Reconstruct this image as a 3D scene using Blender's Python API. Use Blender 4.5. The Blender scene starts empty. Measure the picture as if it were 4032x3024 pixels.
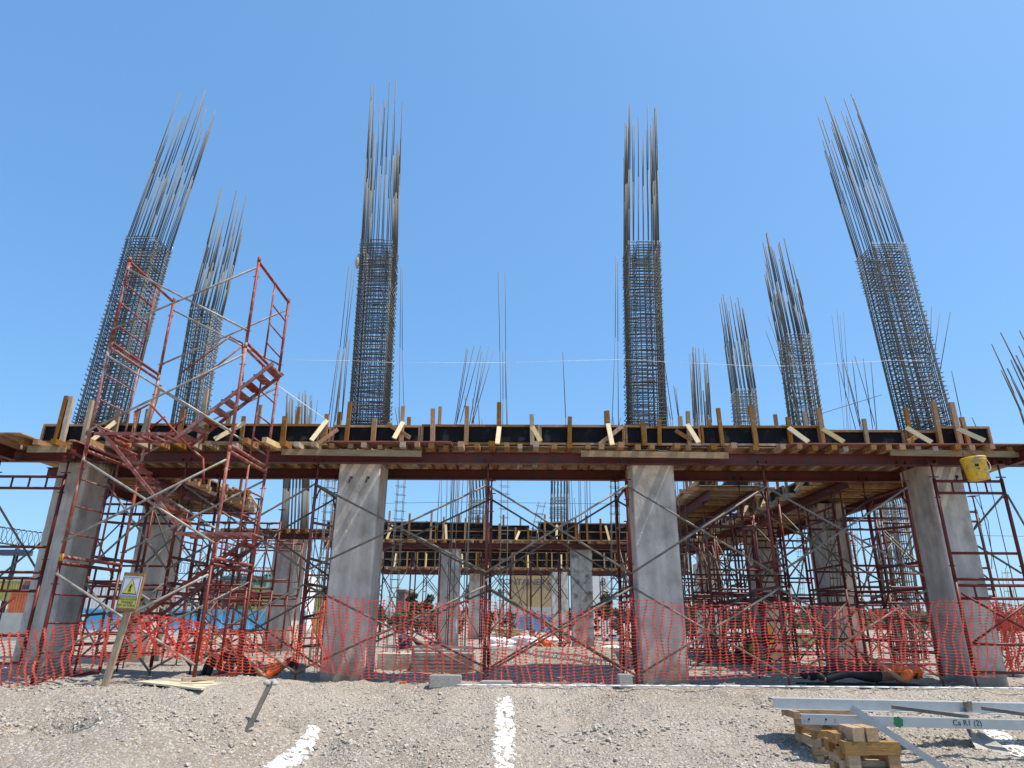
import bpy, math, random
import numpy as np
from math import sin, cos, pi, radians, sqrt, atan2
from mathutils import Vector, Matrix, noise
random.seed(7)
S = bpy.context.scene
COL = S.collection
V = Vector
# ------------------------------------------------------------------ camera, sky, sun
TH, RO, YAW, HC, FPX = radians(19.77), radians(.489), radians(1.0), 1.01, 2610.
cam = bpy.data.cameras.new('camera'); CAM = bpy.data.objects.new('camera', cam); COL.objects.link(CAM)
cam.sensor_width = 36; cam.lens = 36*FPX/4032; cam.clip_end = 6000; cam.clip_start = .05
RM = Matrix.Rotation(YAW, 3, 'Z') @ Matrix.Rotation(pi/2+TH, 3, 'X') @ Matrix.Rotation(RO, 3, 'Z')
CAM.matrix_world = Matrix.Translation((0, 0, HC)) @ RM.to_4x4()
S.camera = CAM
SUN = V((.48, -.10, 1.0)).normalized()
w = bpy.data.worlds.new('World'); S.world = w; w.use_nodes = True
nt = w.node_tree; bg = nt.nodes['Background']
sk = nt.nodes.new('ShaderNodeTexSky'); sk.sky_type = 'NISHITA'; sk.sun_disc = False
sk.sun_elevation = math.asin(SUN.z); sk.sun_rotation = atan2(SUN.x, SUN.y)
sk.air_density = 1.0; sk.dust_density = 1.2; sk.ozone_density = 2.6; sk.altitude = 0
hs_ = nt.nodes.new('ShaderNodeHueSaturation'); hs_.inputs['Saturation'].default_value = 1.26; hs_.inputs['Value'].default_value = 1.25
tn = nt.nodes.new('ShaderNodeMix'); tn.data_type = 'RGBA'; tn.blend_type = 'MULTIPLY'; tn.inputs[0].default_value = 1; tn.inputs[7].default_value = (.90, 1.0, 1.10, 1)
nt.links.new(sk.outputs[0], hs_.inputs['Color']); nt.links.new(hs_.outputs[0], tn.inputs[6]); gm = nt.nodes.new('ShaderNodeGamma'); gm.inputs[1].default_value = .5; nt.links.new(tn.outputs[2], gm.inputs[0]); m3 = nt.nodes.new('ShaderNodeMix'); m3.data_type = 'RGBA'; m3.blend_type = 'MULTIPLY'; m3.inputs[0].default_value = 1; m3.inputs[7].default_value = (1.0, 1.38, 1.72, 1); nt.links.new(gm.outputs[0], m3.inputs[6]); nt.links.new(m3.outputs[2], bg.inputs[0]); bg.inputs[1].default_value = .15
sl = bpy.data.lights.new('sun', 'SUN'); sl.energy = 3.9; sl.angle = radians(.5); sl.color = (1, .92, .80)
so = bpy.data.objects.new('sun', sl); COL.objects.link(so); so.rotation_euler = SUN.to_track_quat('Z', 'Y').to_euler(); so.location = (8, -4, 30)
S.view_settings.view_transform = 'Standard'; S.view_settings.look = 'None'; S.view_settings.gamma = 1
S.view_settings.exposure = .6
S.cycles.max_bounces = 6; S.cycles.diffuse_bounces = 4

# ------------------------------------------------------------------ measuring: pixel of the photo -> point on a plane of the place
def ray(px, py): return RM @ V(((px-2016)/FPX, -(py-1512)/FPX, -1))
def at(px, py, y):
    r = ray(px, py); t = y/r.y; return V((r.x*t, y, HC+r.z*t))
def gz(x, y):
    m = min(1, max(0, (-2.3-x)/2.0)); m = m*m*(3-2*m); yc = 11.9-1.9*m
    t = max(0., yc-max(y, 6.0)); z = -.165*max(0, t-.3*(1-math.exp(-t/.3)))
    k = min(1, max(0, (12.4-y)/.9)); z += .11*m*k*k*(3-2*k)
    return z+.05*(1-m)*math.exp(-((y-11.8)/.28)**2)
def onz(px, py, z=0.):
    r = ray(px, py); t = (z-HC)/r.z; return V((r.x*t, r.y*t, z))
def ong(px, py):
    z = 0.
    for _ in range(30):
        p = onz(px, py, z); z = z*.5+gz(p.x, p.y)*.5
    return p

# ------------------------------------------------------------------ materials
def mat(name, col, rough=.8, metal=0., var=.25, scale=6., bump=.0, bscale=30., coord='Object', rnd=.0, dirt=None, dscale=3., dlo=.5, dhi=.62, spec=None, stretch=None):
    m = bpy.data.materials.new(name); m.use_nodes = True
    t = m.node_tree; N = t.nodes; L = t.links; b = N['Principled BSDF']
    b.inputs['Roughness'].default_value = rough; b.inputs['Metallic'].default_value = metal
    if spec is not None: b.inputs['Specular IOR Level'].default_value = spec
    tc = N.new('ShaderNodeTexCoord'); src = tc.outputs[coord]
    if stretch:
        mp = N.new('ShaderNodeMapping'); mp.inputs['Scale'].default_value = stretch; L.new(src, mp.inputs[0]); src = mp.outputs[0]
    n = N.new('ShaderNodeTexNoise'); n.inputs['Scale'].default_value = scale; n.inputs['Detail'].default_value = 6; n.inputs['Roughness'].default_value = .65
    L.new(src, n.inputs['Vector'])
    r = N.new('ShaderNodeValToRGB'); r.color_ramp.elements[0].position = .25; r.color_ramp.elements[1].position = .75
    r.color_ramp.elements[0].color = (*[c*(1-var) for c in col], 1); r.color_ramp.elements[1].color = (*[min(.95, c*(1+var)) for c in col], 1)
    L.new(n.outputs[0], r.inputs[0]); out = r.outputs[0]
    if dirt:
        n2 = N.new('ShaderNodeTexNoise'); n2.inputs['Scale'].default_value = dscale; n2.inputs['Detail'].default_value = 8
        L.new(tc.outputs['Object'], n2.inputs['Vector'])
        r2 = N.new('ShaderNodeValToRGB'); r2.color_ramp.elements[0].position = dlo; r2.color_ramp.elements[1].position = dhi
        L.new(n2.outputs[0], r2.inputs[0])
        mx = N.new('ShaderNodeMix'); mx.data_type = 'RGBA'; L.new(r2.outputs[0], mx.inputs[0]); L.new(out, mx.inputs[6]); mx.inputs[7].default_value = (*dirt, 1); out = mx.outputs[2]
    if rnd:
        oi = N.new('ShaderNodeObjectInfo'); ma = N.new('ShaderNodeMapRange'); ma.inputs[3].default_value = 1-rnd; ma.inputs[4].default_value = 1+rnd
        L.new(oi.outputs['Random'], ma.inputs[0])
        hs = N.new('ShaderNodeHueSaturation'); L.new(ma.outputs[0], hs.inputs['Value']); L.new(out, hs.inputs['Color']); out = hs.outputs[0]
        m2 = N.new('ShaderNodeMath'); m2.operation = 'MULTIPLY_ADD'; m2.inputs[1].default_value = -.5; m2.inputs[2].default_value = 1.25
        L.new(oi.outputs['Random'], m2.inputs[0]); L.new(m2.outputs[0], hs.inputs['Saturation'])
    L.new(out, b.inputs['Base Color'])
    if bump:
        n3 = N.new('ShaderNodeTexNoise'); n3.inputs['Scale'].default_value = bscale; n3.inputs['Detail'].default_value = 5
        L.new(src, n3.inputs['Vector'])
        bp = N.new('ShaderNodeBump'); bp.inputs['Strength'].default_value = bump; bp.inputs['Distance'].default_value = .02
        L.new(n3.outputs[0], bp.inputs['Height']); L.new(bp.outputs[0], b.inputs['Normal'])
    return m
MT = {}
MT['conc'] = mat('board_marked_concrete', (.64, .565, .48), .9, var=.28, scale=2.4, bump=.35, bscale=26, dirt=(.30, .255, .2), dscale=1.9, dlo=.5, dhi=.78, stretch=(1.6, 1.6, .55))
def weather(m):
    t = m.node_tree; N = t.nodes; L = t.links; b = N['Principled BSDF']; src = b.inputs['Base Color'].links[0].from_socket
    tc = N.new('ShaderNodeTexCoord'); mp = N.new('ShaderNodeMapping'); mp.inputs['Scale'].default_value = (3.2, 3.2, .5); L.new(tc.outputs['Object'], mp.inputs[0])
    n = N.new('ShaderNodeTexNoise'); n.inputs['Scale'].default_value = 1.3; n.inputs['Detail'].default_value = 7; L.new(mp.outputs[0], n.inputs[0])
    r = N.new('ShaderNodeValToRGB'); r.color_ramp.elements[0].position = .42; r.color_ramp.elements[0].color = (.62, .6, .57, 1); r.color_ramp.elements[1].position = .62; r.color_ramp.elements[1].color = (1.05, 1.05, 1.05, 1); L.new(n.outputs[0], r.inputs[0])
    x = N.new('ShaderNodeMix'); x.data_type = 'RGBA'; x.blend_type = 'MULTIPLY'; x.inputs[0].default_value = .5; L.new(src, x.inputs[6]); L.new(r.outputs[0], x.inputs[7])
    # pits and specks of the cast face
    v = N.new('ShaderNodeTexVoronoi'); v.inputs['Scale'].default_value = 16; L.new(tc.outputs['Object'], v.inputs['Vector']); r2 = N.new('ShaderNodeValToRGB'); r2.color_ramp.elements[0].position = .07; r2.color_ramp.elements[0].color = (.35, .34, .32, 1); r2.color_ramp.elements[1].position = .13; r2.color_ramp.elements[1].color = (1, 1, 1, 1); L.new(v.outputs['Distance'], r2.inputs[0])
    y = N.new('ShaderNodeMix'); y.data_type = 'RGBA'; y.blend_type = 'MULTIPLY'; y.inputs[0].default_value = .8; L.new(x.outputs[2], y.inputs[6]); L.new(r2.outputs[0], y.inputs[7])
    # earth splashed on the foot of the column
    sp = N.new('ShaderNodeSeparateXYZ'); L.new(tc.outputs['Object'], sp.inputs[0]); n2 = N.new('ShaderNodeTexNoise'); n2.inputs['Scale'].default_value = 6; n2.inputs['Detail'].default_value = 6; L.new(tc.outputs['Object'], n2.inputs[0])
    a = N.new('ShaderNodeMath'); a.operation = 'MULTIPLY_ADD'; a.inputs[1].default_value = 1.3; L.new(n2.outputs[0], a.inputs[0]); mm = N.new('ShaderNodeMath'); mm.operation = 'MULTIPLY'; mm.inputs[1].default_value = -1; L.new(sp.outputs[2], mm.inputs[0]); L.new(mm.outputs[0], a.inputs[2])
    r3 = N.new('ShaderNodeValToRGB'); r3.color_ramp.elements[0].position = .2; r3.color_ramp.elements[1].position = .6; L.new(a.outputs[0], r3.inputs[0])
    z = N.new('ShaderNodeMix'); z.data_type = 'RGBA'; L.new(r3.outputs[0], z.inputs[0]); L.new(y.outputs[2], z.inputs[6]); z.inputs[7].default_value = (.30, .25, .2, 1); L.new(z.outputs[2], b.inputs['Base Color'])
weather(MT['conc'])
MT['conc2'] = mat('pale_concrete', (.64, .57, .485), .9, var=.25, scale=5, bump=.4, bscale=40, dirt=(.24, .22, .2), dscale=2.6)
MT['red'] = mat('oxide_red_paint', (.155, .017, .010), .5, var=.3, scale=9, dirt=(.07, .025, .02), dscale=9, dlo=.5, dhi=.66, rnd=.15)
MT['redw'] = mat('faded_sunlit_red_paint', (.27, .065, .048), .62, var=.4, scale=11, dirt=(.34, .21, .165), dscale=8, dlo=.52, dhi=.64, rnd=.12)  # faded red, with the stair scaffold's sunlit look also put into the colour
MT['beam'] = mat('red_primer_steel', (.115, .018, .010), .55, var=.35, scale=3, dirt=(.06, .03, .025), dscale=4, dlo=.52, dhi=.7)
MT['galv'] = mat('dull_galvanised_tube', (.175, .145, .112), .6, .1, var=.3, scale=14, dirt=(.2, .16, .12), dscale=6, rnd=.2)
MT['galvl'] = mat('sunlit_tube', (.36, .33, .285), .5, .2, var=.3, scale=14, dirt=(.25, .19, .14), dscale=6)  # lighter copy of the dull tube, sunlight painted into its colour
MT['zinc'] = mat('bright_zinc_steel', (.40, .42, .42), .5, .1, var=.12, scale=9, dirt=(.4, .4, .38), dscale=5)
MT['bar'] = mat('mill_steel_rebar', (.145, .138, .115), .75, 0, var=.15, scale=5, rnd=.25)
MT['tie'] = mat('grey_stirrup_steel', (.085, .085, .078), .7, 0, var=.25, scale=14, rnd=.15)
MT['wood'] = mat('used_form_timber', (.33, .165, .06), .85, var=.45, scale=5, bump=.25, bscale=12, coord='Generated', rnd=.3, dirt=(.36, .28, .19), dscale=7, dlo=.56, dhi=.68)
MT['wgrey'] = mat('weathered_timber', (.36, .265, .165), .9, var=.4, scale=5, bump=.3, bscale=12, coord='Generated', rnd=.25)
MT['wdark'] = mat('dark_weathered_wood', (.13, .11, .09), .95, var=.4, scale=5, coord='Generated')
MT['wnew'] = mat('fresh_pine', (.66, .5, .27), .75, var=.18, scale=5, bump=.15, bscale=12, coord='Generated', rnd=.12)
MT['crib'] = mat('crib_timber', (.37, .225, .11), .85, var=.4, scale=4, bump=.3, bscale=14, coord='Generated', rnd=.25, dirt=(.3, .2, .1), dscale=7)
MT['blk'] = mat('black_film_ply', (.009, .009, .010), .65, var=.5, scale=3, dirt=(.075, .07, .06), dscale=4, dlo=.55, dhi=.75, spec=.15)
MT['ply'] = mat('plywood', (.48, .31, .15), .85, var=.25, scale=5, coord='Generated', dirt=(.25, .16, .1), dscale=3)
MT['plyr'] = mat('red_edge_ply', (.30, .12, .08), .85, var=.25, scale=5, coord='Generated')
MT['plyw'] = mat('sunbleached_ply', (.62, .54, .38), .85, var=.16, scale=4, coord='Generated', dirt=(.4, .34, .24), dscale=5)
MT['net'] = mat('orange_net_plastic', (.80, .095, .055), .55, var=.2, scale=8)
MT['nets'] = mat('sunlit_orange_net_plastic', (.84, .11, .055), .55, var=.2, scale=8)  # brighter copy of the net plastic, sunshine on the left nets painted in
MT['chalk'] = mat('lime_powder', (.72, .71, .69), .95, var=.2, scale=20, bump=.5, bscale=60)
weather(MT['conc2'])
MT['stone'] = mat('gravel_stone', (.42, .37, .305), .9, var=.55, scale=17.0)
MT['white'] = mat('white_paint', (.78, .78, .76), .6, var=.08, scale=3)
MT['black'] = mat('black_ink', (.015, .015, .015), .6, var=.2)
MT['sgny'] = mat('sign_yellow', (.62, .55, .10), .6, var=.15, scale=4)
MT['sgnw'] = mat('sign_white', (.62, .63, .70), .6, var=.1, scale=4)
MT['yel'] = mat('yellow_pail_plastic', (.85, .50, .02), .45, var=.15, scale=5, dirt=(.40, .31, .16), dscale=6, dlo=.5, dhi=.6)
MT['green'] = mat('green_spray_paint', (.015, .16, .05), .6, var=.4, scale=30)
MT['tape'] = mat('orange_tape', (.85, .35, .03), .5)
MT['skin'] = mat('skin', (.35, .19, .12), .6, var=.1)
MT['hair'] = mat('hair', (.012, .01, .009), .6, var=.3)
MT['dark'] = mat('dark_cloth', (.02, .02, .026), .95, var=.4, scale=8)
MT['navy'] = mat('navy_cloth', (.025, .03, .09), .95, var=.3, scale=8)
MT['jean'] = mat('jean_cloth', (.05, .065, .1), .95, var=.3, scale=8)
MT['hivis'] = mat('orange_vest_cloth', (.85, .16, .02), .8, var=.15, scale=8)
MT['lime'] = mat('lime_stripe', (.35, .55, .05), .8)
MT['leaf'] = mat('leaf', (.055, .085, .03), .7, var=.5, scale=1.2)
MT['leaf2'] = mat('dry_leaf', (.09, .09, .045), .8, var=.5, scale=1.2)
MT['bark'] = mat('bark', (.12, .09, .06), .95, var=.3)
MT['blue'] = mat('blue_wall_paint', (.12, .42, .64), .8, var=.1, scale=.8, dirt=(.3, .42, .5), dscale=1.2, dlo=.58, dhi=.75)
MT['beige'] = mat('beige_render', (.42, .29, .14), .85, var=.1, scale=.8)
MT['cgrn'] = mat('container_green', (.10, .2, .09), .6, var=.25, scale=1.5)
MT['cyel'] = mat('container_mustard', (.42, .38, .10), .6, var=.2, scale=1.5)
MT['cbrn'] = mat('container_brown', (.19, .09, .07), .6, var=.25, scale=1.5)
MT['cwht'] = mat('container_white', (.7, .7, .68), .6, var=.1, scale=1.5)
MT['corg'] = mat('container_orange', (.55, .14, .05), .6, var=.2, scale=1.5)
MT['cblu'] = mat('container_navy', (.05, .07, .13), .6, var=.2, scale=1.5)
MT['teal'] = mat('container_teal', (.1, .25, .22), .6, var=.2, scale=1.5)
MT['tint'] = mat('dark_glass', (.03, .035, .04), .1)
MT['hill'] = mat('dry_hillside', (.12, .13, .1), .95, var=.3, scale=.05)
MT['block'] = mat('concrete_block', (.4, .37, .32), .95, var=.25, scale=30, bump=.8, bscale=90)
MT['wallb'] = mat('pale_block_wall', (.45, .43, .4), .9, var=.15, scale=2)
MT['rag'] = mat('dusty_rag', (.40, .37, .33), .95, var=.3, scale=20)
MT['string'] = mat('white_line', (.8, .82, .8), .7)

# ground: gravelly dirt
def ground_mat():
    m = bpy.data.materials.new('gravelly_dirt'); m.use_nodes = True
    t = m.node_tree; N = t.nodes; L = t.links; b = N['Principled BSDF']; b.inputs['Roughness'].default_value = .95; b.inputs['Specular IOR Level'].default_value = .2
    tc = N.new('ShaderNodeTexCoord'); O = tc.outputs['Object']
    def noi(s, d=6, r=.6):
        n = N.new('ShaderNodeTexNoise'); n.inputs['Scale'].default_value = s; n.inputs['Detail'].default_value = d; n.inputs['Roughness'].default_value = r; L.new(O, n.inputs[0]); return n.outputs[0]
    def ramp(f, a, ca, bb, cb):
        r = N.new('ShaderNodeValToRGB'); e = r.color_ramp.elements; e[0].position = a; e[0].color = (*ca, 1); e[1].position = bb; e[1].color = (*cb, 1); L.new(f, r.inputs[0]); return r.outputs[0]
    def mix(f, a, c, mode='MIX'):
        x = N.new('ShaderNodeMix'); x.data_type = 'RGBA'; x.blend_type = mode
        for i, v in ((0, f), (6, a), (7, c)):
            if hasattr(v, 'links'): L.new(v, x.inputs[i])
            elif i == 0: x.inputs[0].default_value = v
            else: x.inputs[i].default_value = (*v, 1)
        return x.outputs[2]
    base = ramp(noi(.55, 5), .32, (.285, .232, .178), .70, (.415, .362, .30))
    def vor(s):
        v = N.new('ShaderNodeTexVoronoi'); v.inputs['Scale'].default_value = s; v.inputs['Randomness'].default_value = 1; L.new(O, v.inputs['Vector']); return v
    v1, v2 = vor(21), vor(58)
    sep = N.new('ShaderNodeSeparateColor'); L.new(v1.outputs['Color'], sep.inputs[0])
    sep2 = N.new('ShaderNodeSeparateColor'); L.new(v2.outputs['Color'], sep2.inputs[0])
    c1 = mix(ramp(sep.outputs[0], .55, (0, 0, 0), .8, (.75, .75, .75)), base, (.46, .41, .35))
    c2 = mix(ramp(sep2.outputs[1], .6, (0, 0, 0), .9, (.7, .7, .7)), c1, (.24, .2, .165))
    c3 = mix(ramp(sep2.outputs[2], .8, (0, 0, 0), .95, (.8, .8, .8)), c2, (.58, .54, .48))
    L.new(c3, b.inputs['Base Color'])
    # height
    def mth(op, a, c):
        x = N.new('ShaderNodeMath'); x.operation = op
        for i, v in ((0, a), (1, c)):
            if hasattr(v, 'links'): L.new(v, x.inputs[i])
            else: x.inputs[i].default_value = v
        return x.outputs[0]
    h = mth('ADD', mth('MULTIPLY', mth('SUBTRACT', .6, v1.outputs['Distance']), mth('MULTIPLY', sep.outputs[0], 1.0)), mth('MULTIPLY', mth('SUBTRACT', .6, v2.outputs['Distance']), mth('MULTIPLY', sep2.outputs[0], .5)))
    h = mth('ADD', h, mth('MULTIPLY', noi(9, 8, .7), .9))
    bp = N.new('ShaderNodeBump'); bp.inputs['Strength'].default_value = .9; bp.inputs['Distance'].default_value = .05; L.new(h, bp.inputs['Height']); L.new(bp.outputs[0], b.inputs['Normal'])
    return m
MT['ground'] = ground_mat()

# ------------------------------------------------------------------ mesh builder
class MB:
    def __init__(s): s.v = []; s.f = []; s.sm = []
    def add(s, vs, fs, sm=False):
        o = len(s.v); s.v += [tuple(x) for x in vs]
        for f in fs: s.f.append(tuple(i+o for i in f)); s.sm.append(sm)
        return s
    def box(s, c, d, R=None):
        c = V(c); hx, hy, hz = d[0]/2, d[1]/2, d[2]/2
        vs = [V((x, y, z)) for x in (-hx, hx) for y in (-hy, hy) for z in (-hz, hz)]
        if R: vs = [R @ q for q in vs]
        return s.add([q+c for q in vs], [(0, 1, 3, 2), (4, 6, 7, 5), (0, 4, 5, 1), (2, 3, 7, 6), (0, 2, 6, 4), (1, 5, 7, 3)])
    def bb(s, a, b): return s.box([(a[i]+b[i])/2 for i in range(3)], [abs(b[i]-a[i]) for i in range(3)])
    def bar(s, p, q, w, h, up=(0, 0, 1)):
        p = V(p); q = V(q); d = (q-p); L = d.length; d /= L; up = V(up)
        if abs(d.dot(up)) > .98: up = V((0, 1, 0))
        x = d.cross(up).normalized(); z = x.cross(d)
        R = Matrix((x, d, z)).transposed()
        return s.box((p+q)/2, (w, L, h), R)
    def tube(s, p, q, r, n=6, r2=None):
        p = V(p); q = V(q); d = q-p
        if d.length < 1e-6: return s
        d.normalize(); up = V((0, 0, 1)) if abs(d.z) < .9 else V((0, 1, 0))
        x = d.cross(up).normalized(); y = d.cross(x); r2 = r if r2 is None else r2
        vs = [p+(x*cos(2*pi*i/n)+y*sin(2*pi*i/n))*r for i in range(n)]+[q+(x*cos(2*pi*i/n)+y*sin(2*pi*i/n))*r2 for i in range(n)]
        s.add(vs, [(i, (i+1) % n, (i+1) % n+n, i+n) for i in range(n)], n > 4)
        o = len(s.v)-2*n
        s.f.append(tuple(o+i for i in range(n))[::-1]); s.sm.append(False); s.f.append(tuple(o+n+i for i in range(n))); s.sm.append(False)
        return s
    def path(s, pts, r, n=6):
        for a, b in zip(pts, pts[1:]): s.tube(a, b, r, n)
        return s
    def lathe(s, prof, c=(0, 0, 0), n=20, R=None):
        vs = []; fs = []; m = len(prof)
        for i in range(n):
            a = 2*pi*i/n
            for (r, z) in prof:
                q = V((r*cos(a), r*sin(a), z)); q = R @ q if R else q; vs.append(q+V(c))
        for i in range(n):
            for j in range(m-1):
                a, b = i*m+j, ((i+1) % n)*m+j; fs.append((a, b, b+1, a+1))
        return s.add(vs, fs, True)
def link(o, parent=None, name=None):
    COL.objects.link(o)
    if parent: o.parent = parent
    return o
def wloc(o):
    p = V(o.location)
    while o.parent: o = o.parent; p += o.location
    return p
def M(name, mb, m, parent=None, label=None, cat=None, group=None, kind=None):
    vs = np.array(mb.v, dtype=float)
    if parent is None: org = np.array([(vs[:, 0].min()+vs[:, 0].max())/2, (vs[:, 1].min()+vs[:, 1].max())/2, vs[:, 2].min()])
    else: org = np.array(wloc(parent))
    me = bpy.data.meshes.new(name); me.from_pydata((vs-org).tolist(), [], mb.f); me.polygons.foreach_set('use_smooth', mb.sm); me.update()
    ms = m if isinstance(m, (list, tuple)) else [m]
    for k in ms: me.materials.append(MT[k])
    o = bpy.data.objects.new(name, me); link(o, parent)
    if parent is None: o.location = org
    tag(o, label, cat, group, kind); return o
def tag(o, label=None, cat=None, group=None, kind=None):
    for k, v in (('label', label), ('category', cat), ('group', group), ('kind', kind)):
        if v: o[k] = v
    if label and not kind: o['kind'] = 'thing'
    return o
def E(name, loc, label, cat, group=None):
    o = bpy.data.objects.new(name, None); o.empty_display_size = .2; o.location = loc; link(o); return tag(o, label, cat, group)
def copyobj(o, parent, loc):
    c = o.copy(); COL.objects.link(c); c.parent = parent; c.location = loc; return c
def R2(a, b): return random.uniform(a, b)
ORD = ['first', 'second', 'third', 'fourth', 'fifth', 'sixth', 'seventh', 'eighth', 'ninth', 'tenth', 'eleventh', 'twelfth', 'thirteenth', 'fourteenth', 'fifteenth', 'sixteenth', 'seventeenth', 'eighteenth', 'nineteenth', 'twentieth']
def text(s, size, loc, rot, m, parent, name, ext=.002):
    cu = bpy.data.curves.new(name, 'FONT'); cu.body = s; cu.size = size; cu.extrude = ext; cu.align_x = 'CENTER'; cu.align_y = 'CENTER'
    o = bpy.data.objects.new(name, cu); COL.objects.link(o); dg = bpy.context.evaluated_depsgraph_get()
    me = bpy.data.meshes.new_from_object(o.evaluated_get(dg)); bpy.data.objects.remove(o)
    me.materials.clear(); me.materials.append(MT[m]); o = bpy.data.objects.new(name, me); link(o, parent); o.location = loc; o.rotation_euler = rot; return o
# ------------------------------------------------------------------ the ground: one sheet to the horizon
def axis(stops):
    out = []
    for a, b, st in stops:
        n = max(1, int(round((b-a)/st))); out += [a+(b-a)*i/n for i in range(n)]
    return out+[stops[-1][1]]
xs = axis([(-1500, -300, 200), (-300, -60, 30), (-60, -14, 3), (-14, -7.5, .25), (-7.5, 7.5, .07), (7.5, 14, .25), (14, 60, 3), (60, 300, 30), (300, 1500, 200)])
ys = axis([(-60, -5, 6), (-5, 7.6, .6), (7.6, 12.6, .055), (12.6, 17, .12), (17, 32, .5), (32, 90, 3), (90, 300, 20), (300, 2600, 200)])
def bump(x, y):
    h = .085*noise.noise(V((x*.8, y*1.1, 1)))+.05*noise.noise(V((x*2.3, y*2.3, 5)))+.030*noise.noise(V((x*4.5, y*4.5, 9)))+.022*max(-.3, noise.noise(V((x*11, y*11, 4))))
    k = 1 if y < 12.1 else .55
    return (h+.06*max(0, noise.noise(V((x*1.7, y*2.6, 13)))-.05))*k
PITS = [(ong(215, 2850), .34, .26, -.55), (ong(760, 2860), .5, .3, -.09), (ong(2330, 2895), .4, .2, -.12), (ong(1125, 2835), .15, .15, -.28), (ong(1500, 2920), .9, .5, .05), (ong(2700, 2860), 1.0, .5, .06), (ong(470, 2780), .8, .3, .05)]
def gzz(x, y):
    z = gz(x, y)
    if abs(x) < 16 and y < 34: z += bump(x, y)
    for p, a, b, h in PITS:
        e = ((x-p.x)/a)**2+((y-p.y)/b)**2
        if e < 4: z += h*math.exp(-e*1.5)
    if 14.6 < y < 18 and -2.9 < x < 2.3:   # gravel bank behind the front row
        e = max(0, 1-abs(y-16.1)/1.4)*min(1, max(0, (x+1.0)/.5))*min(1, max(0, (2.2-x)/.3)); z += .46*min(1, e*1.9)
    return z
mb = MB(); nx, ny = len(xs), len(ys)
mb.v = [(x, y, gzz(x, y)) for y in ys for x in xs]
mb.f = [(j*nx+i, j*nx+i+1, (j+1)*nx+i+1, (j+1)*nx+i) for j in range(ny-1) for i in range(nx-1)]; mb.sm = [True]*len(mb.f)
g = M('ground', mb, 'ground', kind='structure')
# loose stones: a mesh of small broken lumps
rng = np.random.default_rng(3)
def rocks(n, gen, smin, smax, name, m):
    ico = [(0, 0, 1), (.894, 0, .447), (.276, .851, .447), (-.724, .526, .447), (-.724, -.526, .447), (.276, -.851, .447), (.724, .526, -.447), (-.276, .851, -.447), (-.894, 0, -.447), (-.276, -.851, -.447), (.724, -.526, -.447), (0, 0, -1)]
    fc = [(0, 1, 2), (0, 2, 3), (0, 3, 4), (0, 4, 5), (0, 5, 1), (1, 6, 2), (2, 7, 3), (3, 8, 4), (4, 9, 5), (5, 10, 1), (6, 7, 2), (7, 8, 3), (8, 9, 4), (9, 10, 5), (10, 6, 1), (11, 7, 6), (11, 8, 7), (11, 9, 8), (11, 10, 9), (11, 6, 10)]
    ico = np.array(ico); fc = np.array(fc); VV = []; FF = []
    for i in range(n):
        x, y = gen(); s = smin+(smax-smin)*rng.random()**3
        a = rng.random()*6.28; sc = np.array([1, .6+.5*rng.random(), .45+.4*rng.random()])*s
        q = ico*(1+.28*rng.standard_normal((12, 1)))*sc
        q = np.stack([q[:, 0]*cos(a)-q[:, 1]*sin(a), q[:, 0]*sin(a)+q[:, 1]*cos(a), q[:, 2]], 1)
        VV.append(q+[x, y, gzz(x, y)+s*.22]); FF.append(fc+12*i)
    mb = MB(); mb.v = np.concatenate(VV).tolist(); mb.f = np.concatenate(FF).tolist(); mb.sm = [False]*len(mb.f)
    return M(name, mb, m, kind='stuff')
def gen1():
    while True:
        y = 7.7+4.6*rng.random()**1.3; x = (rng.random()-.5)*y*1.75
        if noise.noise(V((x*.55, y*1.1, 21)))+.35*noise.noise(V((x*2, y*3, 8))) > rng.random()*.5-.25: return x, y
def gen2(): return (rng.random()-.5)*22, 12.2+12*rng.random()**1.5
def gen3():
    k = rng.integers(0, 3); p = PITS[[0, 1, 2][k]]; return p[0].x+rng.standard_normal()*.5, p[0].y+rng.standard_normal()*.25
rocks(15000, gen1, .004, .022, 'gravel', 'stone'); rocks(2500, gen2, .008, .04, 'gravel', 'stone'); rocks(500, gen3, .010, .04, 'gravel', 'stone')
DR = [(rng.random()*13-6.5, 7.9+3.6*rng.random(), .25+.5*rng.random()) for _ in range(26)]
def gen4():
    c = DR[rng.integers(0, len(DR))]; return c[0]+rng.standard_normal()*c[2], c[1]+rng.standard_normal()*c[2]*.35
rocks(3600, gen4, .006, .034, 'gravel', 'stone')
# ------------------------------------------------------------------ reinforced columns
ZB = 3.87
def stirrup_mesh(wd, dp):
    b = MB(); w2, d2 = wd/2, dp/2
    def loop(x0, x1, y0, y1, z, r=.0075):
        P = [(x0, y0, z), (x1, y0, z), (x1, y1, z), (x0, y1, z), (x0, y0, z)]; b.path(P, r, 4)
    loop(-w2, w2, -d2, d2, 0); loop(-w2*.42, w2*.42, -d2, d2, .018); loop(-w2, w2, -d2*.42, d2*.42, -.018)
    for sx in (-1, 1):
        for sy in (-1, 1):
            b.tube((sx*w2, sy*d2, 0), (sx*(w2+R2(.0, .025)), sy*(d2+R2(-.02, .025)), R2(-.02, .05)), .007, 4)
            b.tube((sx*w2, sy*d2*.4, 0), (sx*(w2+R2(.005, .03)), sy*d2*.4, R2(-.02, .04)), .006, 4)
            b.tube((sx*w2*.42, sy*d2, 0), (sx*w2*.42, sy*(d2+R2(.0, .03)), R2(-.02, .04)), .006, 4)
    return b
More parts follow.
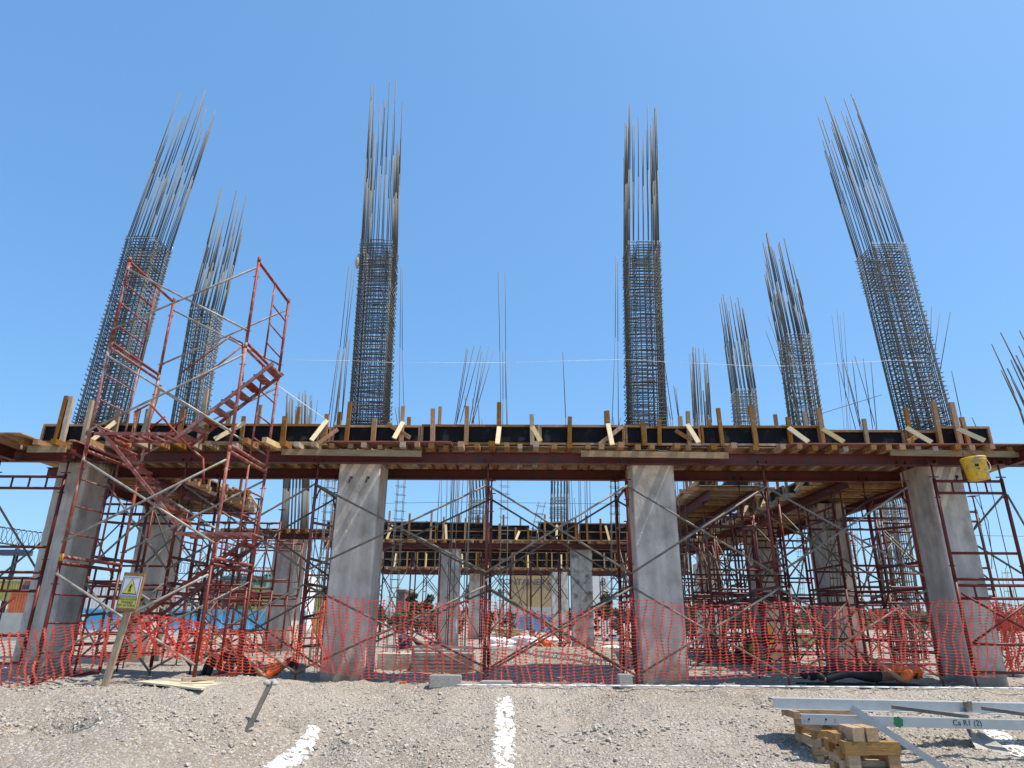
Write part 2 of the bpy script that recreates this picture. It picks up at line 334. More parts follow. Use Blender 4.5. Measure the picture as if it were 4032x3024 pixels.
def cage(par, yc, wd, dp, base, stir, tip, zb=None, zmin=3.9, nb=6, rb=.0115, gap=.086, fromground=False, tips=(.38, 1), spread=1.0):
    """base/stir/tip: pixel centres of the cage at the deck, at its top stirrup and at its bar tips"""
    B = at(*base, yc); T = at(*tip, yc); St = at(*stir, yc) if stir else None
    z0 = 0 if fromground else zmin
    def cx(z): 
        if St is None: return B.x+(T.x-B.x)*max(0, z-B.z)/(T.z-B.z)
        if z <= St.z: return B.x+(St.x-B.x)*(z-B.z)/(St.z-B.z) if z > B.z else B.x
        return St.x+(T.x-St.x)*(z-St.z)/(T.z-St.z)
    w2, d2 = wd/2-.02, dp/2-.02; pos = []
    for i in range(nb):
        u = -1+2*i/(nb-1)
        pos += [(u*w2, -d2), (u*w2, d2)]
        if 0 < i < nb-1: pos += [(-w2, u*d2), (w2, u*d2)]
    for sx in (-1, 1):
        for sy in (-1, 1): pos += [(sx*(w2-.035), sy*d2), (sx*w2, sy*(d2-.04))]
    zm = St.z if St else z0+.3*(T.z-z0)
    for k, (px, py) in enumerate(pos):
        zt = zm+(T.z-zm)*R2(*tips) if k % 7 else T.z-R2(0, .3)
        j = (R2(-.011, .011)*spread, R2(-.011, .011)*spread)
        b = MB(); P = []
        for z in (z0, zm, zm+(zt-zm)*.5, zt):
            f = max(0, (z-zm)/(T.z-zm)); fj = f*f
            P.append((cx(z)+px*(1-.03*f)+j[0]*f+j[0]*fj, yc+py+j[1]*f, z))
        b.path(P, rb, 5); M('vertical_bar', b, 'bar', par)
    if St:
        st = None; z = z0+.06; zr = St.z
        L0 = wloc(par)
        while z < zr:
            p = V((cx(z)+R2(-.006, .006), yc+R2(-.006, .006), z))-L0
            if st is None or random.random() < .12:
                sb = stirrup_mesh(wd, dp); st = bpy.data.objects.new('stirrup', None)
                me = bpy.data.meshes.new('stirrup'); me.from_pydata(sb.v, [], sb.f); me.materials.append(MT['tie'])
                bpy.data.objects.remove(st); st = bpy.data.objects.new('stirrup', me); link(st, par); st.location = p
            else: st = copyobj(st, par, p)
            st.rotation_euler = (R2(-.02, .02), R2(-.025, .025), R2(-.02, .02))
            f = (z-z0)/(zr-z0); z += gap*(.8 if f < .2 or f > .8 else 1.12)*R2(.75, 1.25)
def column(x0, x1, y0, y1, label, zt=4.0, holes=False, m='conc'):
    par = E('concrete_column', ((x0+x1)/2, (y0+y1)/2, 0), label, 'column', None)
    b = MB(); c = .018; zs = [-.12, 1.72, 1.726, 2.62, 2.626, zt] if y0 < 15 else [-.12, zt]
    ring = []
    for z in zs:
        e = .004 if z in (1.726, 2.626) else 0
        ring.append([(x0+c+e, y0+e, z), (x1-c-e, y0+e, z), (x1-e, y0+c+e, z), (x1-e, y1-c-e, z), (x1-c-e, y1-e, z), (x0+c+e, y1-e, z), (x0+e, y1-c-e, z), (x0+e, y0+c+e, z)])
    b.add([p for r in ring for p in r], [(8*k+i, 8*k+(i+1) % 8, 8*k+8+(i+1) % 8, 8*k+8+i) for k in range(len(zs)-1) for i in range(8)]+[tuple(range(8*len(zs)-8, 8*len(zs)))])
    M('shaft', b, m, par)
    if holes:
        for hx, hz in holes:
            h = MB().box((hx, y0-.004, hz), (.055, .012, .05)).tube((hx-.01, y0-.01, hz), (hx-.03, y0-.03, hz-.1), .012, 5); M('tie_hole', h, 'black', par)
    return par
A1 = column(-9.18, -8.56, 12.75, 13.55, 'tall front concrete column at the far left, behind the red stair scaffold')
cage(A1, 13.1, .70, .66, (393, 1663), (588, 962), (790, 385), nb=7, spread=1.2, tips=(.45, 1))
pB = at(1383, 1881, 12.75); pB2 = at(1449, 1881, 12.75)
B1 = column(-3.60, -2.79, 12.75, 13.55, 'front concrete column right of the stair scaffold, with two dark tie holes near its top', holes=[(pB.x, pB.z), (pB2.x, pB2.z)])
cage(B1, 13.12, .72, .70, (1458, 1665), (1495, 975), (1525, 345), nb=7, tips=(.42, 1), spread=1.2)
C1 = column(2.12, 2.94, 12.75, 13.55, 'front concrete column right of centre, in smooth grey with its left edge shaded')
cage(C1, 13.12, .72, .70, (2540, 1668), (2524, 978), (2520, 435), nb=7, tips=(.6, 1), spread=1.3)
pD = at(3767, 1877, 12.75)
D1 = column(7.85, 8.48, 12.75, 13.75, 'tall front concrete column at the far right, under the yellow bucket', holes=[(pD.x, pD.z)])
cage(D1, 13.2, .74, .74, (3648, 1668), (3464, 985), (3272, 405), nb=7, tips=(.55, 1), spread=.7)
ax = at(650, 2000, 17.9)
A2 = column(ax.x-.62, ax.x+.2, 17.9, 18.8, 'shaded concrete column behind the flight of scaffold stairs')
cage(A2, 18.3, .72, .70, (752, 1640), (814, 1228), (930, 755), nb=6, rb=.017, gap=.14)
a3 = at(1060, 2300, 24.2)
A3 = column(a3.x, a3.x+.95, 24.2, 25.0, 'concrete column with a sunlit white side, under the small collar deck on the left', zt=3.95)
cage(A3, 24.6, .80, .7, (1162, 2075), None, (1178, 1545), nb=7, rb=.018, zmin=3.95, tips=(.75, 1))
B4 = column(-3.47, -2.62, 28.3, 29.1, 'smooth pale concrete column in the inner row, left of the central red scaffold post')
cage(B4, 28.7, .75, .7, (1880, 2010), (1885, 1965), (1865, 1560), nb=6, rb=.02, gap=.2, tips=(.2, .75))
C4 = column(2.02, 2.87, 28.3, 29.1, 'inner row concrete column with wet patches and cracks, right of the central red scaffold post', m='conc2')
cage(C4, 28.7, .75, .7, (2200, 2010), (2203, 1950), (2205, 1700), nb=6, rb=.02, gap=.2, tips=(.2, .9))
B5 = column(-5.2+.05, -4.25, 44, 45, 'farthest small concrete column left of centre, seen beside the inner row')
b5 = at(1868, 2400, 43); B5.location.x = b5.x; c5 = at(2205, 2400, 43)
C5 = column(c5.x-.5, c5.x+.5, 43, 44, 'farthest concrete column beside the beige building, half hidden by the cracked column')
D2 = column(7.72, 8.42, 17.5, 18.4, 'second concrete column back along the right wing, behind a ladder of rebar')
cage(D2, 17.9, .70, .68, (3172, 1668), (3124, 1330), (3042, 930), nb=6, rb=.017, gap=.13)
D3 = column(7.55, 8.4, 22.4, 23.2, 'third concrete column back along the right wing, with an orange stain low on its face')
M('stain', MB().box((7.78, 22.394, .62), (.2, .012, .75)), 'tape', D3)
cage(D3, 22.8, .72, .68, (2933, 1662), (2927, 1540), (2872, 1165), nb=6, rb=.018, gap=.15)
D4 = column(7.7, 8.55, 29.6, 30.4, 'farthest concrete column of the right wing, just beside the front column right of centre')
cage(D4, 30, .72, .68, (2765, 1660), None, (2748, 1372), nb=6, rb=.02, tips=(.6, 1))
e2 = at(2790, 2300, 36)
D5 = column(e2.x-.5, e2.x+.4, 36, 37, 'narrow far concrete column seen through the scaffold right of the smooth front column')

# bare cages that stand without concrete
def loose_cage(label, yc, wd, dp, base, stir, tip, **k):
    p = at(*base, yc); o = E('rebar_cage', (p.x, yc, 0), label, 'rebar cage'); cage(o, yc, wd, dp, base, stir, tip, **k); return o
loose_cage('uncast column of rebar standing in the right wing, tied all the way up', 21.5, .75, .7, (3560, 2500), (3500, 1990), (3480, 1900), fromground=True, zmin=0, nb=6, gap=.2, rb=.018, tips=(.5, 1))
e1 = at(4120, 1640, 15.5); E1 = column(e1.x-.4, e1.x+.4, 15.15, 15.85, 'concrete column outside the right edge of the deck, carrying a thin rebar bundle'); cage(E1, 15.5, .7, .6, (4120, 1640), None, (3960, 1310), nb=4, rb=.016, zmin=3.9, tips=(.5, 1), spread=4)
def castillo(label, y, wpx, pts, tips, z1, tie=.2, r=.009, sz=.17, lean=None):
    """light four-bar tie column; pts: (px,py) foot-direction and top of ties; tips: free bar ends (px,py)"""
    a, b_ = at(*pts[0], y), at(*pts[1], y); o = E('tie_column_cage', (a.x, y, max(0, a.z if lean else 0)), label, 'rebar cage', 'slender four-bar tie column cages')
    za = a.z if lean else 0.
    def cx(z): return a.x+(b_.x-a.x)*(z-a.z)/(b_.z-a.z)
    q = sz/2
    C4_ = [(-q, -q), (q, -q), (-q, q), (q, q)]
    for k, (dx, dy) in enumerate(C4_):
        P = [(cx(za)+dx, y+dy, za), (cx(z1)+dx, y+dy, z1)]
        if k < len(tips):
            t = at(*tips[k], y); P += [(cx(z1)*.4+t.x*.6+dx*.2, y+dy, z1+(t.z-z1)*.55), (t.x, y+dy, t.z)]
        M('vertical_bar', MB().path(P, r, 5), 'bar', o)
    z = za+.1; st = None
    while z < z1:
        b = MB(); x = 0
        P = [(-q, -q, 0), (q, -q, 0), (q, q, 0), (-q, q, 0), (-q, -q, 0)]; b.path(P, .006, 4); b.tube((-q, -q, 0), (-q-.05, -q-.02, .01), .006, 4).tube((q, q, 0), (q+.05, q, .01), .006, 4)
        if st is None:
            st = M('stirrup', MB(), 'tie', o) if False else None
            me = bpy.data.meshes.new('stirrup'); me.from_pydata(b.v, [], b.f); me.materials.append(MT['tie']); st = bpy.data.objects.new('stirrup', me); link(st, o)
        else: st = st.copy(); COL.objects.link(st)
        st.location = V((cx(z), y, z))-o.location; z += tie*R2(.9, 1.1)
    return o
castillo('slender tie column cage just left of the front column with tie holes', 15.2, 30, ((1280, 2250), (1300, 1870)), [(1376, 1056), (1390, 1066), (1398, 1040), (1350, 1380)], 4.6)
castillo('slender tie column cage just right of the front column with tie holes', 16.5, 30, ((1560, 2200), (1582, 1870)), [(1580, 1056), (1586, 1070), (1567, 1600), (1553, 1600)], 4.9)
castillo('slender tie column cage leaning across the gap right of the central post', 17.5, 30, ((2075, 2230), (2165, 1850)), [], 4.0, lean=1)
castillo('slender tie column cage standing straight against the left edge of the smooth front column', 15.0, 30, ((2425, 2500), (2420, 1860)), [(2423, 1015), (2431, 1040), (2446, 1640), (2416, 1640)], 4.8)
castillo('slender tie column cage left of the far right front column', 14.3, 30, ((3690, 2350), (3618, 1870)), [(3640, 1228), (3660, 1212), (3710, 1226), (3750, 1223)], 4.4)
castillo('slender tie column cage in front of the second column of the right wing', 16.8, 30, ((3290, 2300), (3270, 2010)), [(3005, 1030), (3012, 1045), (3020, 1300), (3028, 1240)], 4.5)
castillo('slender tie column cage in the sky gap of the right wing', 26, 30, ((3370, 2400), (3362, 2100)), [(3272, 1245), (3292, 1225), (3311, 1240), (3325, 1223)], 4.9)
castillo('slender tie column cage at the right, seen beside the last scaffold frame', 22, 30, ((3975, 2350), (3960, 2230)), [(3955, 2225), (3965, 2228)], 2.7)
castillo('slender tie column cage with two crossing rods above the middle of the deck', 17, 30, ((1985, 2100), (1990, 1668)), [(1962, 1075), (1990, 1075), (1980, 1380), (1990, 1380)], 5.0)
castillo('slender tie column cage behind the right wing, seen against the sky', 31, 30, ((3160, 2400), (3150, 2200)), [(3140, 2000), (3150, 2010)], 5)
# clusters of starter rods behind the deck
def rods(label, y, L, r=.012):
    p = at(L[0][0], 2300, y); o = E('starter_rods', (p.x, y, 0), label, 'rebar', None)
    for (bx, by, tx, ty) in L:
        a = at(bx, by, y); t = at(tx, ty, y); yy = y+R2(-.15, .15); d = (t-a); b0 = a-d*((a.z-3.4)/d.z) if d.z > .05 else a
        M('rod', MB().path(([(a.x-.02, yy, 0)] if y < 20 else [(b0.x, yy, b0.z)])+[(a.x, yy, a.z), (t.x, yy, t.z)], r, 5), 'bar', o)
    return o
rods('eight starter rods fanning up to the right behind the middle of the deck', 19, [(1790, 1670, 1838, 1370), (1797, 1670, 1843, 1380), (1800, 1668, 1867, 1370), (1812, 1660, 1893, 1360), (1850, 1670, 1897, 1388), (1857, 1670, 1904, 1410), (1858, 1668, 1926, 1367), (1860, 1668, 1943, 1387)])
rods('single thin rod standing behind the deck left of the smooth front column', 18, [(2228, 1640, 2217, 1380)])
rods('loose rods leaning left of the front column with tie holes, above the deck', 17, [(1297, 1665, 1337, 1385), (1312, 1665, 1350, 1380), (1325, 1665, 1356, 1420), (1340, 1660, 1372, 1330), (1350, 1660, 1374, 1330)])
rods('loose rods leaning right of the smooth front column, above the deck', 18, [(2650, 1650, 2605, 1330), (2628, 1650, 2607, 1400), (2667, 1640, 2650, 1523), (2672, 1640, 2660, 1530), (2640, 1650, 2630, 1600)])
rods('lower cluster of starter rods between the two right hand cages, above the deck', 19, [(3367, 1690, 3297, 1430), (3380, 1690, 3318, 1440), (3390, 1670, 3320, 1410), (3440, 1670, 3362, 1405), (3445, 1680, 3408, 1407), (3450, 1690, 3427, 1425), (3385, 1680, 3355, 1420)])
rods('short starter rods right of the far right rebar cage, above the deck', 17, [(3776, 1640, 3740, 1465), (3730, 1640, 3704, 1480), (3845, 1700, 3822, 1645)])
rods('short starter rods on the skyline above the deck, left part', 27, [(1180, 1660, 1180, 1565), (1186, 1660, 1186, 1560), (1200, 1660, 1203, 1580), (1222, 1660, 1224, 1577), (1230, 1660, 1230, 1557), (1245, 1660, 1254, 1578)])
rods('starter rods rising behind the inner deck left of the central post', 32, [(1738, 2080, 1740, 1880), (1756, 2080, 1762, 1860), (1772, 2080, 1776, 1860), (1790, 2080, 1800, 1860), (1800, 2080, 1810, 1880), (1812, 2080, 1825, 1860), (1722, 2060, 1735, 1860)], r=.018)
rods('starter rods rising behind the inner deck right of the central post', 32, [(2246, 2080, 2240, 1860), (2256, 2080, 2250, 1870), (2270, 2080, 2262, 1960), (2282, 2080, 2280, 1860), (2290, 2080, 2286, 1870), (2304, 2080, 2303, 1860), (2314, 2080, 2310, 1870), (2325, 2070, 2322, 1870)], r=.018)
# ------------------------------------------------------------------ formwork decks
def ibeam(a, b, h, wd, nm_label, group=None):
    """a, b: bottom centre line ends"""
    a = V(a); b_ = V(b); m = MB(); t = .014
    m.bar(a+V((0, 0, t/2)), b_+V((0, 0, t/2)), wd, t); m.bar(a+V((0, 0, h-t/2)), b_+V((0, 0, h-t/2)), wd, t); m.bar(a+V((0, 0, h/2)), b_+V((0, 0, h/2)), .012, h-2*t)
    d = (b_-a).normalized(); n = int((b_-a).length/2.4)
    for i in range(1, n):
        p = a+(b_-a)*i/n; m.bar(p+V((0, 0, t)), p+V((0, 0, h-t)), .01 if abs(d.y) > .5 else wd*.9, wd*.9 if abs(d.y) > .5 else .01, up=(0, 1, 0))
    return M('steel_beam', m, 'beam', None, nm_label, 'steel beam', group)
HB = .215
class Deck:
    """u runs along the deck, v across it (v grows away from the viewer's side); f maps (u, v, z) into the place"""
    def __init__(s, name, along, o0): s.name = name; s.al = along; s.o = o0
    def P(s, u, v, z): return V((u, s.o+v, z)) if s.al == 'x' else V((s.o+v, u, z))
    def up(s): return (0, 0, 1)
def joist(D, u, v0, v1, z, lab, m='wood', sz=None):
    k = sz or R2(.088, .108); dz = R2(-.004, .004)
    b = MB().bar(D.P(u, v0, z+k/2+dz), D.P(u+R2(-.03, .03), v1, z+k/2+dz), k, k)
    return M('joist', b, m, None, lab, 'joist', 'joists of the '+D.name)
def formpanel(D, u0, u1, v, z0, z1, side, lab, rails=2):
    """black film panel with its timber frame on the outer side (side = -1 towards smaller v)"""
    o = E('formwork_panel', D.P((u0+u1)/2, v, z0), lab, 'formwork panel', 'side panels of the '+D.name)
    t = .018
    def bx(ua, ub, va, vb, za, zb): 
        p, q = D.P(ua, va, za), D.P(ub, vb, zb); return MB().bb(p, q)
    M('plywood_face', bx(u0, u1, v, v+t, z0, z1), 'blk', o)
    e = side*.045; va, vb = (v+e, v-.001) if side < 0 else (v+t+.001, v+t+e)
    for i in range(rails):
        zc = z0+.02+(z1-z0-.06)*i/(rails-1); M('rail', bx(u0+.003, u1-.003, va, vb, zc, zc+.042), 'wood', o)
    for ue in (u0+.003, u1-.045): M('stud', bx(ue, ue+.042, va, vb, z0+.064, z1-.042), 'wood', o)
    return o
def stake(D, u, v, z0, z1, lab, m='wood', k=.075, lean=0., group=None):
    b = MB().bar(D.P(u, v, z0), D.P(u+lean, v+R2(-.01, .01), z1), k, R2(.05, .07), up=(0, 1, 0) if D.al == 'x' else (1, 0, 0))
    return M('form_stake', b, m, None, lab, 'stake', group or 'upright stakes of the '+D.name)
def brace(p, q, lab, m='wnew', k=.075, t=.028, group=None):
    b = MB().bar(p, q, k, t, up=(0, 1, .3)); return M('timber_brace', b, m, None, lab, 'timber brace', group)
def sheet(D, u0, u1, v0, v1, z, lab, m='ply', t=.018):
    a, b = D.P(u0, v0, z), D.P(u1, v1, z+t); return M('plywood_sheet', MB().bb(a, b), m, None, lab, 'plywood sheet', 'soffit sheets of the '+D.name)
ZJ = ZB+HB+.002; ZP = ZJ+.108
# ---- front deck
FD = Deck('front deck', 'x', 0.)
ibeam((-10.3, 12.5, ZB), (9.9, 12.5, ZB), HB, .13, 'nearer of two long dark red steel beams under the front deck')
ibeam((-10.3, 14.02, ZB), (9.9, 14.02, ZB), HB, .13, 'farther of two long dark red steel beams under the front deck, behind the columns')
u = -9.75; i = 0
while u < 9.6:
    near = any(a-.06 < u < b_+.06 for a, b_ in ((-9.18, -8.56), (-3.6, -2.79), (2.12, 2.94), (7.85, 8.48)))
    v0 = R2(12.0, 12.24) if u > -5 else R2(11.75, 12.2)
    lab = 'brown square timber joist poking out under the front deck, above the long red beam'
    joist(FD, u, v0, 14.35+R2(0, .3), ZJ, lab, random.choice(['wood', 'wood', 'wood', 'wgrey']))
    u += R2(.24, .36) if random.random() < .85 else .46
for a, b_ in ((-10.5, -8.0), (-8.0, -5.6), (-5.6, -3.75)): sheet(FD, a, b_-.004, 12.36, 14.6, ZP, 'plywood soffit sheet on the joists of the front deck', 'ply')
sheet(FD, -3.75, -1.35, 12.1, 12.50, ZP, 'red edged plywood strip on the joist ends in front of the column with tie holes', 'plyr')
for a, b_ in ((-3.75, -2.55), (-2.55, -.1), (-.1, 2.03), (3.03, 5.3), (5.3, 7.8), (8.55, 10.3)): sheet(FD, a, b_-.004, 12.74 if a < -2.6 else 12.44, 14.6, ZP+.0, 'plywood soffit sheet on the joists of the front deck', 'ply')
sheet(FD, 2.03, 3.03, 13.6, 14.6, ZP, 'plywood soffit sheet on the joists of the front deck'); sheet(FD, 7.8, 8.55, 13.8, 14.6, ZP, 'plywood soffit sheet on the joists of the front deck')
sheet(FD, 5.0, 10.4, 12.12, 12.43, ZP, 'long red edged plywood strip along the front right end of the deck', 'plyr')
ZF = ZP+.02
VF = 12.47
segs = [(-9.45, -8.5, .40), (-8.5, -6.2, .42), (-6.2, -3.95, .42), (-3.95, -3.72, .36), (-3.72, -1.98, .40), (-1.98, .32, .42), (.32, 1.98, .42), (1.98, 2.35, .42), (2.35, 3.45, .40), (3.45, 5.75, .42), (5.75, 7.35, .34), (7.35, 8.0, .33), (8.0, 9.0, .42)]
for k, (a, b_, h) in enumerate(segs): formpanel(FD, a, b_-.01, VF, ZF, ZF+h, -1, 'black film plywood side panel with timber frame standing on the front edge of the deck')
for k in range(8): formpanel(FD, -9.4+k*2.3, -7.12+k*2.3, 13.95, ZF, ZF+.42, 1, 'black film plywood side panel along the rear edge of the front deck')
ST = [(262, 1560, 0), (288, 1562, 0), (365, 1577, 0), (470, 1612, 0), (545, 1610, 0), (590, 1612, 0), (725, 1610, 0), (820, 1530, 0), (905, 1622, 1), (965, 1640, 0), (1027, 1595, 1), (1125, 1640, 0), (1175, 1603, 1), (1287, 1632, 0), (1340, 1623, 1), (1378, 1583, 0), (1476, 1648, 0), (1588, 1600, 0), (1613, 1643, 1), (1710, 1610, 0), (1733, 1601, 1), (1840, 1600, 0), (1966, 1585, 0), (2096, 1632, 0), (2240, 1641, 0), (2384, 1620, 1), (2397, 1617, 0), (2533, 1660, 0), (2590, 1652, 0), (2673, 1640, 1), (2703, 1620, 0), (2795, 1653, 1), (2830, 1608, 0), (2960, 1597, 0), (3050, 1632, 1), (3100, 1643, 0), (3172, 1622, 1), (3220, 1607, 0), (3398, 1650, 0), (3562, 1607, 0), (3668, 1580, 0), (3745, 1585, 0), (3790, 1643, 0)]
for (px, py, back) in ST:
    v = 12.39 if not back else 14.06; p = at(px, py, v)
    stake(FD, p.x, v, ZF+.002 if back else ZF-.0+.001, p.z, ('timber stake behind the rear panels of the front deck, its top against the sky' if back else 'upright timber stake nailed to the black panels along the front edge of the deck'), random.choice(['wood', 'wood', 'wgrey']), lean=R2(-.03, .03), k=R2(.065, .09))
p = at(690, 1500, 12.95); stake(FD, p.x-.12, 12.36, ZF, p.z-.3, 'taller pale round pole standing at the front deck edge behind the stair scaffold', 'wgrey', k=.09, lean=.15)
BR = [((1288, 1655), (1226, 1734), 'pale new timber brace leaning left of the cage of the column with tie holes'), ((1587, 1662), (1552, 1726), 'pale new timber brace just right of the column with tie holes, on the deck edge'), ((1966, 1681), (1958, 1748), 'pale new timber brace almost upright at the middle of the front deck'), ((2097, 1681), (2129, 1738), 'pale new timber brace leaning right, next right from the middle one'), ((2394, 1669), (2411, 1752), 'pale new timber brace just left of the smooth front column, nearly upright'), ((2706, 1671), (2751, 1743), 'pale new timber brace leaning right just past the smooth front column'), ((3106, 1684), (3183, 1740), 'pale brace leaning right in front of the second wing cage on the deck'), ((3240, 1689), (3322, 1740), 'pale brace leaning right, halfway between the two right hand cages'), ((3568, 1684), (3668, 1742), 'pale brace leaning right below the far right rebar cage'), ((3772, 1689), (3877, 1735), 'pale brace at the far right end of the deck panels'), ((457, 1660), (348, 1745), 'split pale brace leaning left below the far left rebar cage'), ((965, 1664), (845, 1730), 'pale brace leaning left behind the right leg of the stair scaffold')]
for a, b_, lab in BR: brace(at(*a, 12.33), at(*b_, 12.08), lab, k=.085)
for a, b_ in (((1330, 1690), (1255, 1745)), ((1525, 1668), (1615, 1724)), ((2455, 1675), (2360, 1750)), ((2660, 1695), (2725, 1735)), ((3610, 1718), (3575, 1740))): brace(at(*a, 12.32), at(*b_, 12.24), 'short brown diagonal strut against the black panels of the front deck', 'wood', group='short dark struts of the front deck')
# ledger planks hung along the joist ends
for (x0, x1, y, lab) in ((1110, 1660, 1779, 'weathered plank hung under the joist ends at the column with tie holes'), (2288, 2868, 1786, 'sunlit plank with joist shadows hung under the joist ends at the smooth front column'), (3504, 4100, 1782, 'long weathered plank under the joists at the right end of the deck')):
    a, b_ = at(x0, y, 12.22), at(x1, y+8, 12.22); M('ledger_plank', MB().bar(a, b_, .04, .115), 'wgrey' if x0 != 2288 else 'crib', None, lab, 'plank')
a, b_ = at(110, 1768, 12.1), at(260, 1768, 12.1); M('ledger_plank', MB().bar(a, b_, .04, .13), 'wgrey', None, 'wide weathered plank at the left end of the deck above the red beams', 'plank')
p = at(1085, 1745, 12.0); M('timber_offcut', MB().bar(p+V((-.12, -.25, 0)), p+V((.0, .3, -.02)), .1, .1), 'wnew', None, 'pale square timber offcut lying on the deck edge beside the stair scaffold leg', 'timber')
# ---- generic decks farther back
def backdeck(name, al, o0, u0, u1, width, tiers, jsp, hb=HB, side='both', brc=True, front_bright=True, jm=('wood', 'wood', 'wgrey'), stk=.95):
    D = Deck(name, al, o0)
    for k, v in enumerate((.2, width-.2)):
        ibeam(D.P(u0, v, ZB), D.P(u1, v, ZB), hb, .13, ('nearer' if k == 0 else 'farther')+' red steel beam carrying the '+name if al == 'x' else ('left' if k == 0 else 'right')+' red steel beam carrying the '+name)
    u = u0+.1
    while u < u1-.05:
        joist(D, u, -R2(.1, .4), width+R2(.1, .4), ZJ, 'timber joist of the '+name, random.choice(jm)); u += jsp*R2(.8, 1.2)
    n = max(1, round((u1-u0)/2.4))
    for i in range(n): sheet(D, u0+(u1-u0)*i/n, u0+(u1-u0)*(i+1)/n-.006, .0, width, ZP, 'plywood soffit sheet of the '+name)
    for sd, v in ((-1, .35), (1, width-.35)):
        if side == 'near' and sd > 0 or side == 'far' and sd < 0: continue
        u = u0
        while u < u1-.3:
            L = min(R2(1.6, 2.44), u1-u); h = random.choice(tiers)
            formpanel(D, u, u+L-.02, v, ZF, ZF+h, sd, 'black film side panel of the '+name, rails=3 if h > .6 else 2)
            uu = u+R2(.1, .4)
            while uu < u+L:
                stake(D, uu, v+sd*.085, ZF, ZF+h+R2(.05, .55), 'upright stake of the '+name, k=.08); uu += R2(.55, 1.0)*stk
            if brc:
                uu = u+R2(.3, 1.2); brace(D.P(uu+R2(-.15, .15), v+sd*.13, ZF+h*.85), D.P(uu+R2(-.25, .25), v+sd*.42, ZF), 'pale timber brace of the '+name, group='braces of the '+name, k=.09)
            u += L
    return D
backdeck('inner cross deck in the middle distance', 'x', 28.0, -8.3, 8.6, 1.7, (.75, .78, .45), .42)
backdeck('farthest cross deck', 'x', 43.0, -9, 10.5, 1.8, (1.0, 1.05), .5)
backdeck('right wing deck', 'y', 7.05, 14.75, 27.6, 2.1, (.42, .5), .34, side='both')
backdeck('short inner deck right of centre', 'y', 4.35, 16.2, 26.6, 1.5, (.42,), .34)
backdeck('left wing deck', 'y', -10.35, 14.75, 20.5, 2.1, (.42, .5), .36)
# front stubs of the wing beams
for x, y0, lab in ((-9.85, 11.3, 'red steel beam end poking out past the left end of the front deck, outermost'), (-8.3, 11.75, 'red steel beam end poking out just left of the stair scaffold')):
    ibeam((x, y0, ZB+.005), (x, 12.4, ZB+.005), HB, .13, lab)
ibeam((9.25, 11.9, ZB+.005), (9.25, 12.42, ZB+.005), HB, .13, 'red steel beam end poking out under the right end of the front deck')
sheet(FD, -10.6, -9.2, 11.6, 12.3, ZP+.0, 'weathered plywood sheet overhanging the left end of the deck', 'ply')
# small collar deck round the column with the sunlit side
SD = Deck('small collar deck', 'x', 23.6)
sx = a3.x-1.6
ibeam((sx, 23.8, ZB-.16), (sx+4.0, 23.8, ZB-.16), .2, .13, 'short red beam under the small collar deck on the left')
u = sx
while u < sx+3.9: joist(SD, u, -.2, 2.0, ZB+.045, 'short joist of the small collar deck on the left', 'wood'); u += .33
sheet(SD, sx-.1, sx+4.0, -.1, .55, ZB+.155, 'plywood sheet of the small collar deck on the left', 'plyr'); sheet(SD, sx-.1, a3.x-.05, .56, 1.9, ZB+.155, 'plywood sheet of the small collar deck on the left', 'plyr'); sheet(SD, a3.x+1.0, sx+4, .56, 1.9, ZB+.155, 'plywood sheet of the small collar deck on the left', 'plyr')
for (px, py, l) in ((985, 1937, 1.2), (985, 1962, 1.0)):
    p = at(px, py, 18); M('loose_plank', MB().bar(p, p+V((-l*1.5, .4, 0)), .2, .06), 'wood', None, 'loose plank end jutting right from the left wing deck, '+('upper' if py < 1950 else 'lower')+' of two', 'plank')
# ------------------------------------------------------------------ scaffold shoring
def frame_mesh(p, q, z0, z1, style='header', r=.031):
    """one welded frame between two legs p, q = (x, y)"""
    b = MB(); P = lambda t, z: V((p[0]+(q[0]-p[0])*t, p[1]+(q[1]-p[1])*t, z)); h = z1-z0
    b.tube(P(0, z0), P(0, z1), r, 8).tube(P(1, z0), P(1, z1), r, 8)
    if style == 'header':
        b.tube(P(0, z1-.05), P(1, z1-.05), r*.85, 8).tube(P(0, z1-.27), P(1, z1-.27), r*.85, 8)
        for t in (.25, .5, .75): b.tube(P(t, z1-.27), P(t, z1-.05), r*.6, 6)
        b.tube(P(0, z0+.5), P(1, z0+.5), r*.8, 8)
        b.tube(P(0, z0+.05), P(1, z0+.05), r*.8, 8)
    elif style == 'arch':
        b.tube(P(0, z1-.1), P(1, z1-.1), r*.85, 8); b.tube(P(0, z0+.35), P(1, z0+.35), r*.85, 8); b.tube(P(0, z0+h*.55), P(1, z0+h*.62), r*.8, 8)
        b.tube(P(.0, z1-.42), P(.2, z1-.1), r*.6, 6); b.tube(P(1, z1-.42), P(.8, z1-.1), r*.6, 6)
    elif style == 'ladder':
        b.tube(P(0, z1-.04), P(1, z1-.04), r, 8); b.tube(P(0, z0+.06), P(1, z0+.06), r, 8)
    for z in (z0+.28, z1-.35):
        for t in (0, 1):
            c = P(t, z); b.tube(c+V((-.06, -.0, 0)), c+V((.06, 0, 0)), .009, 5); b.tube(c+V((0, -.06, 0)), c+V((0, .06, 0)), .009, 5)
    return b
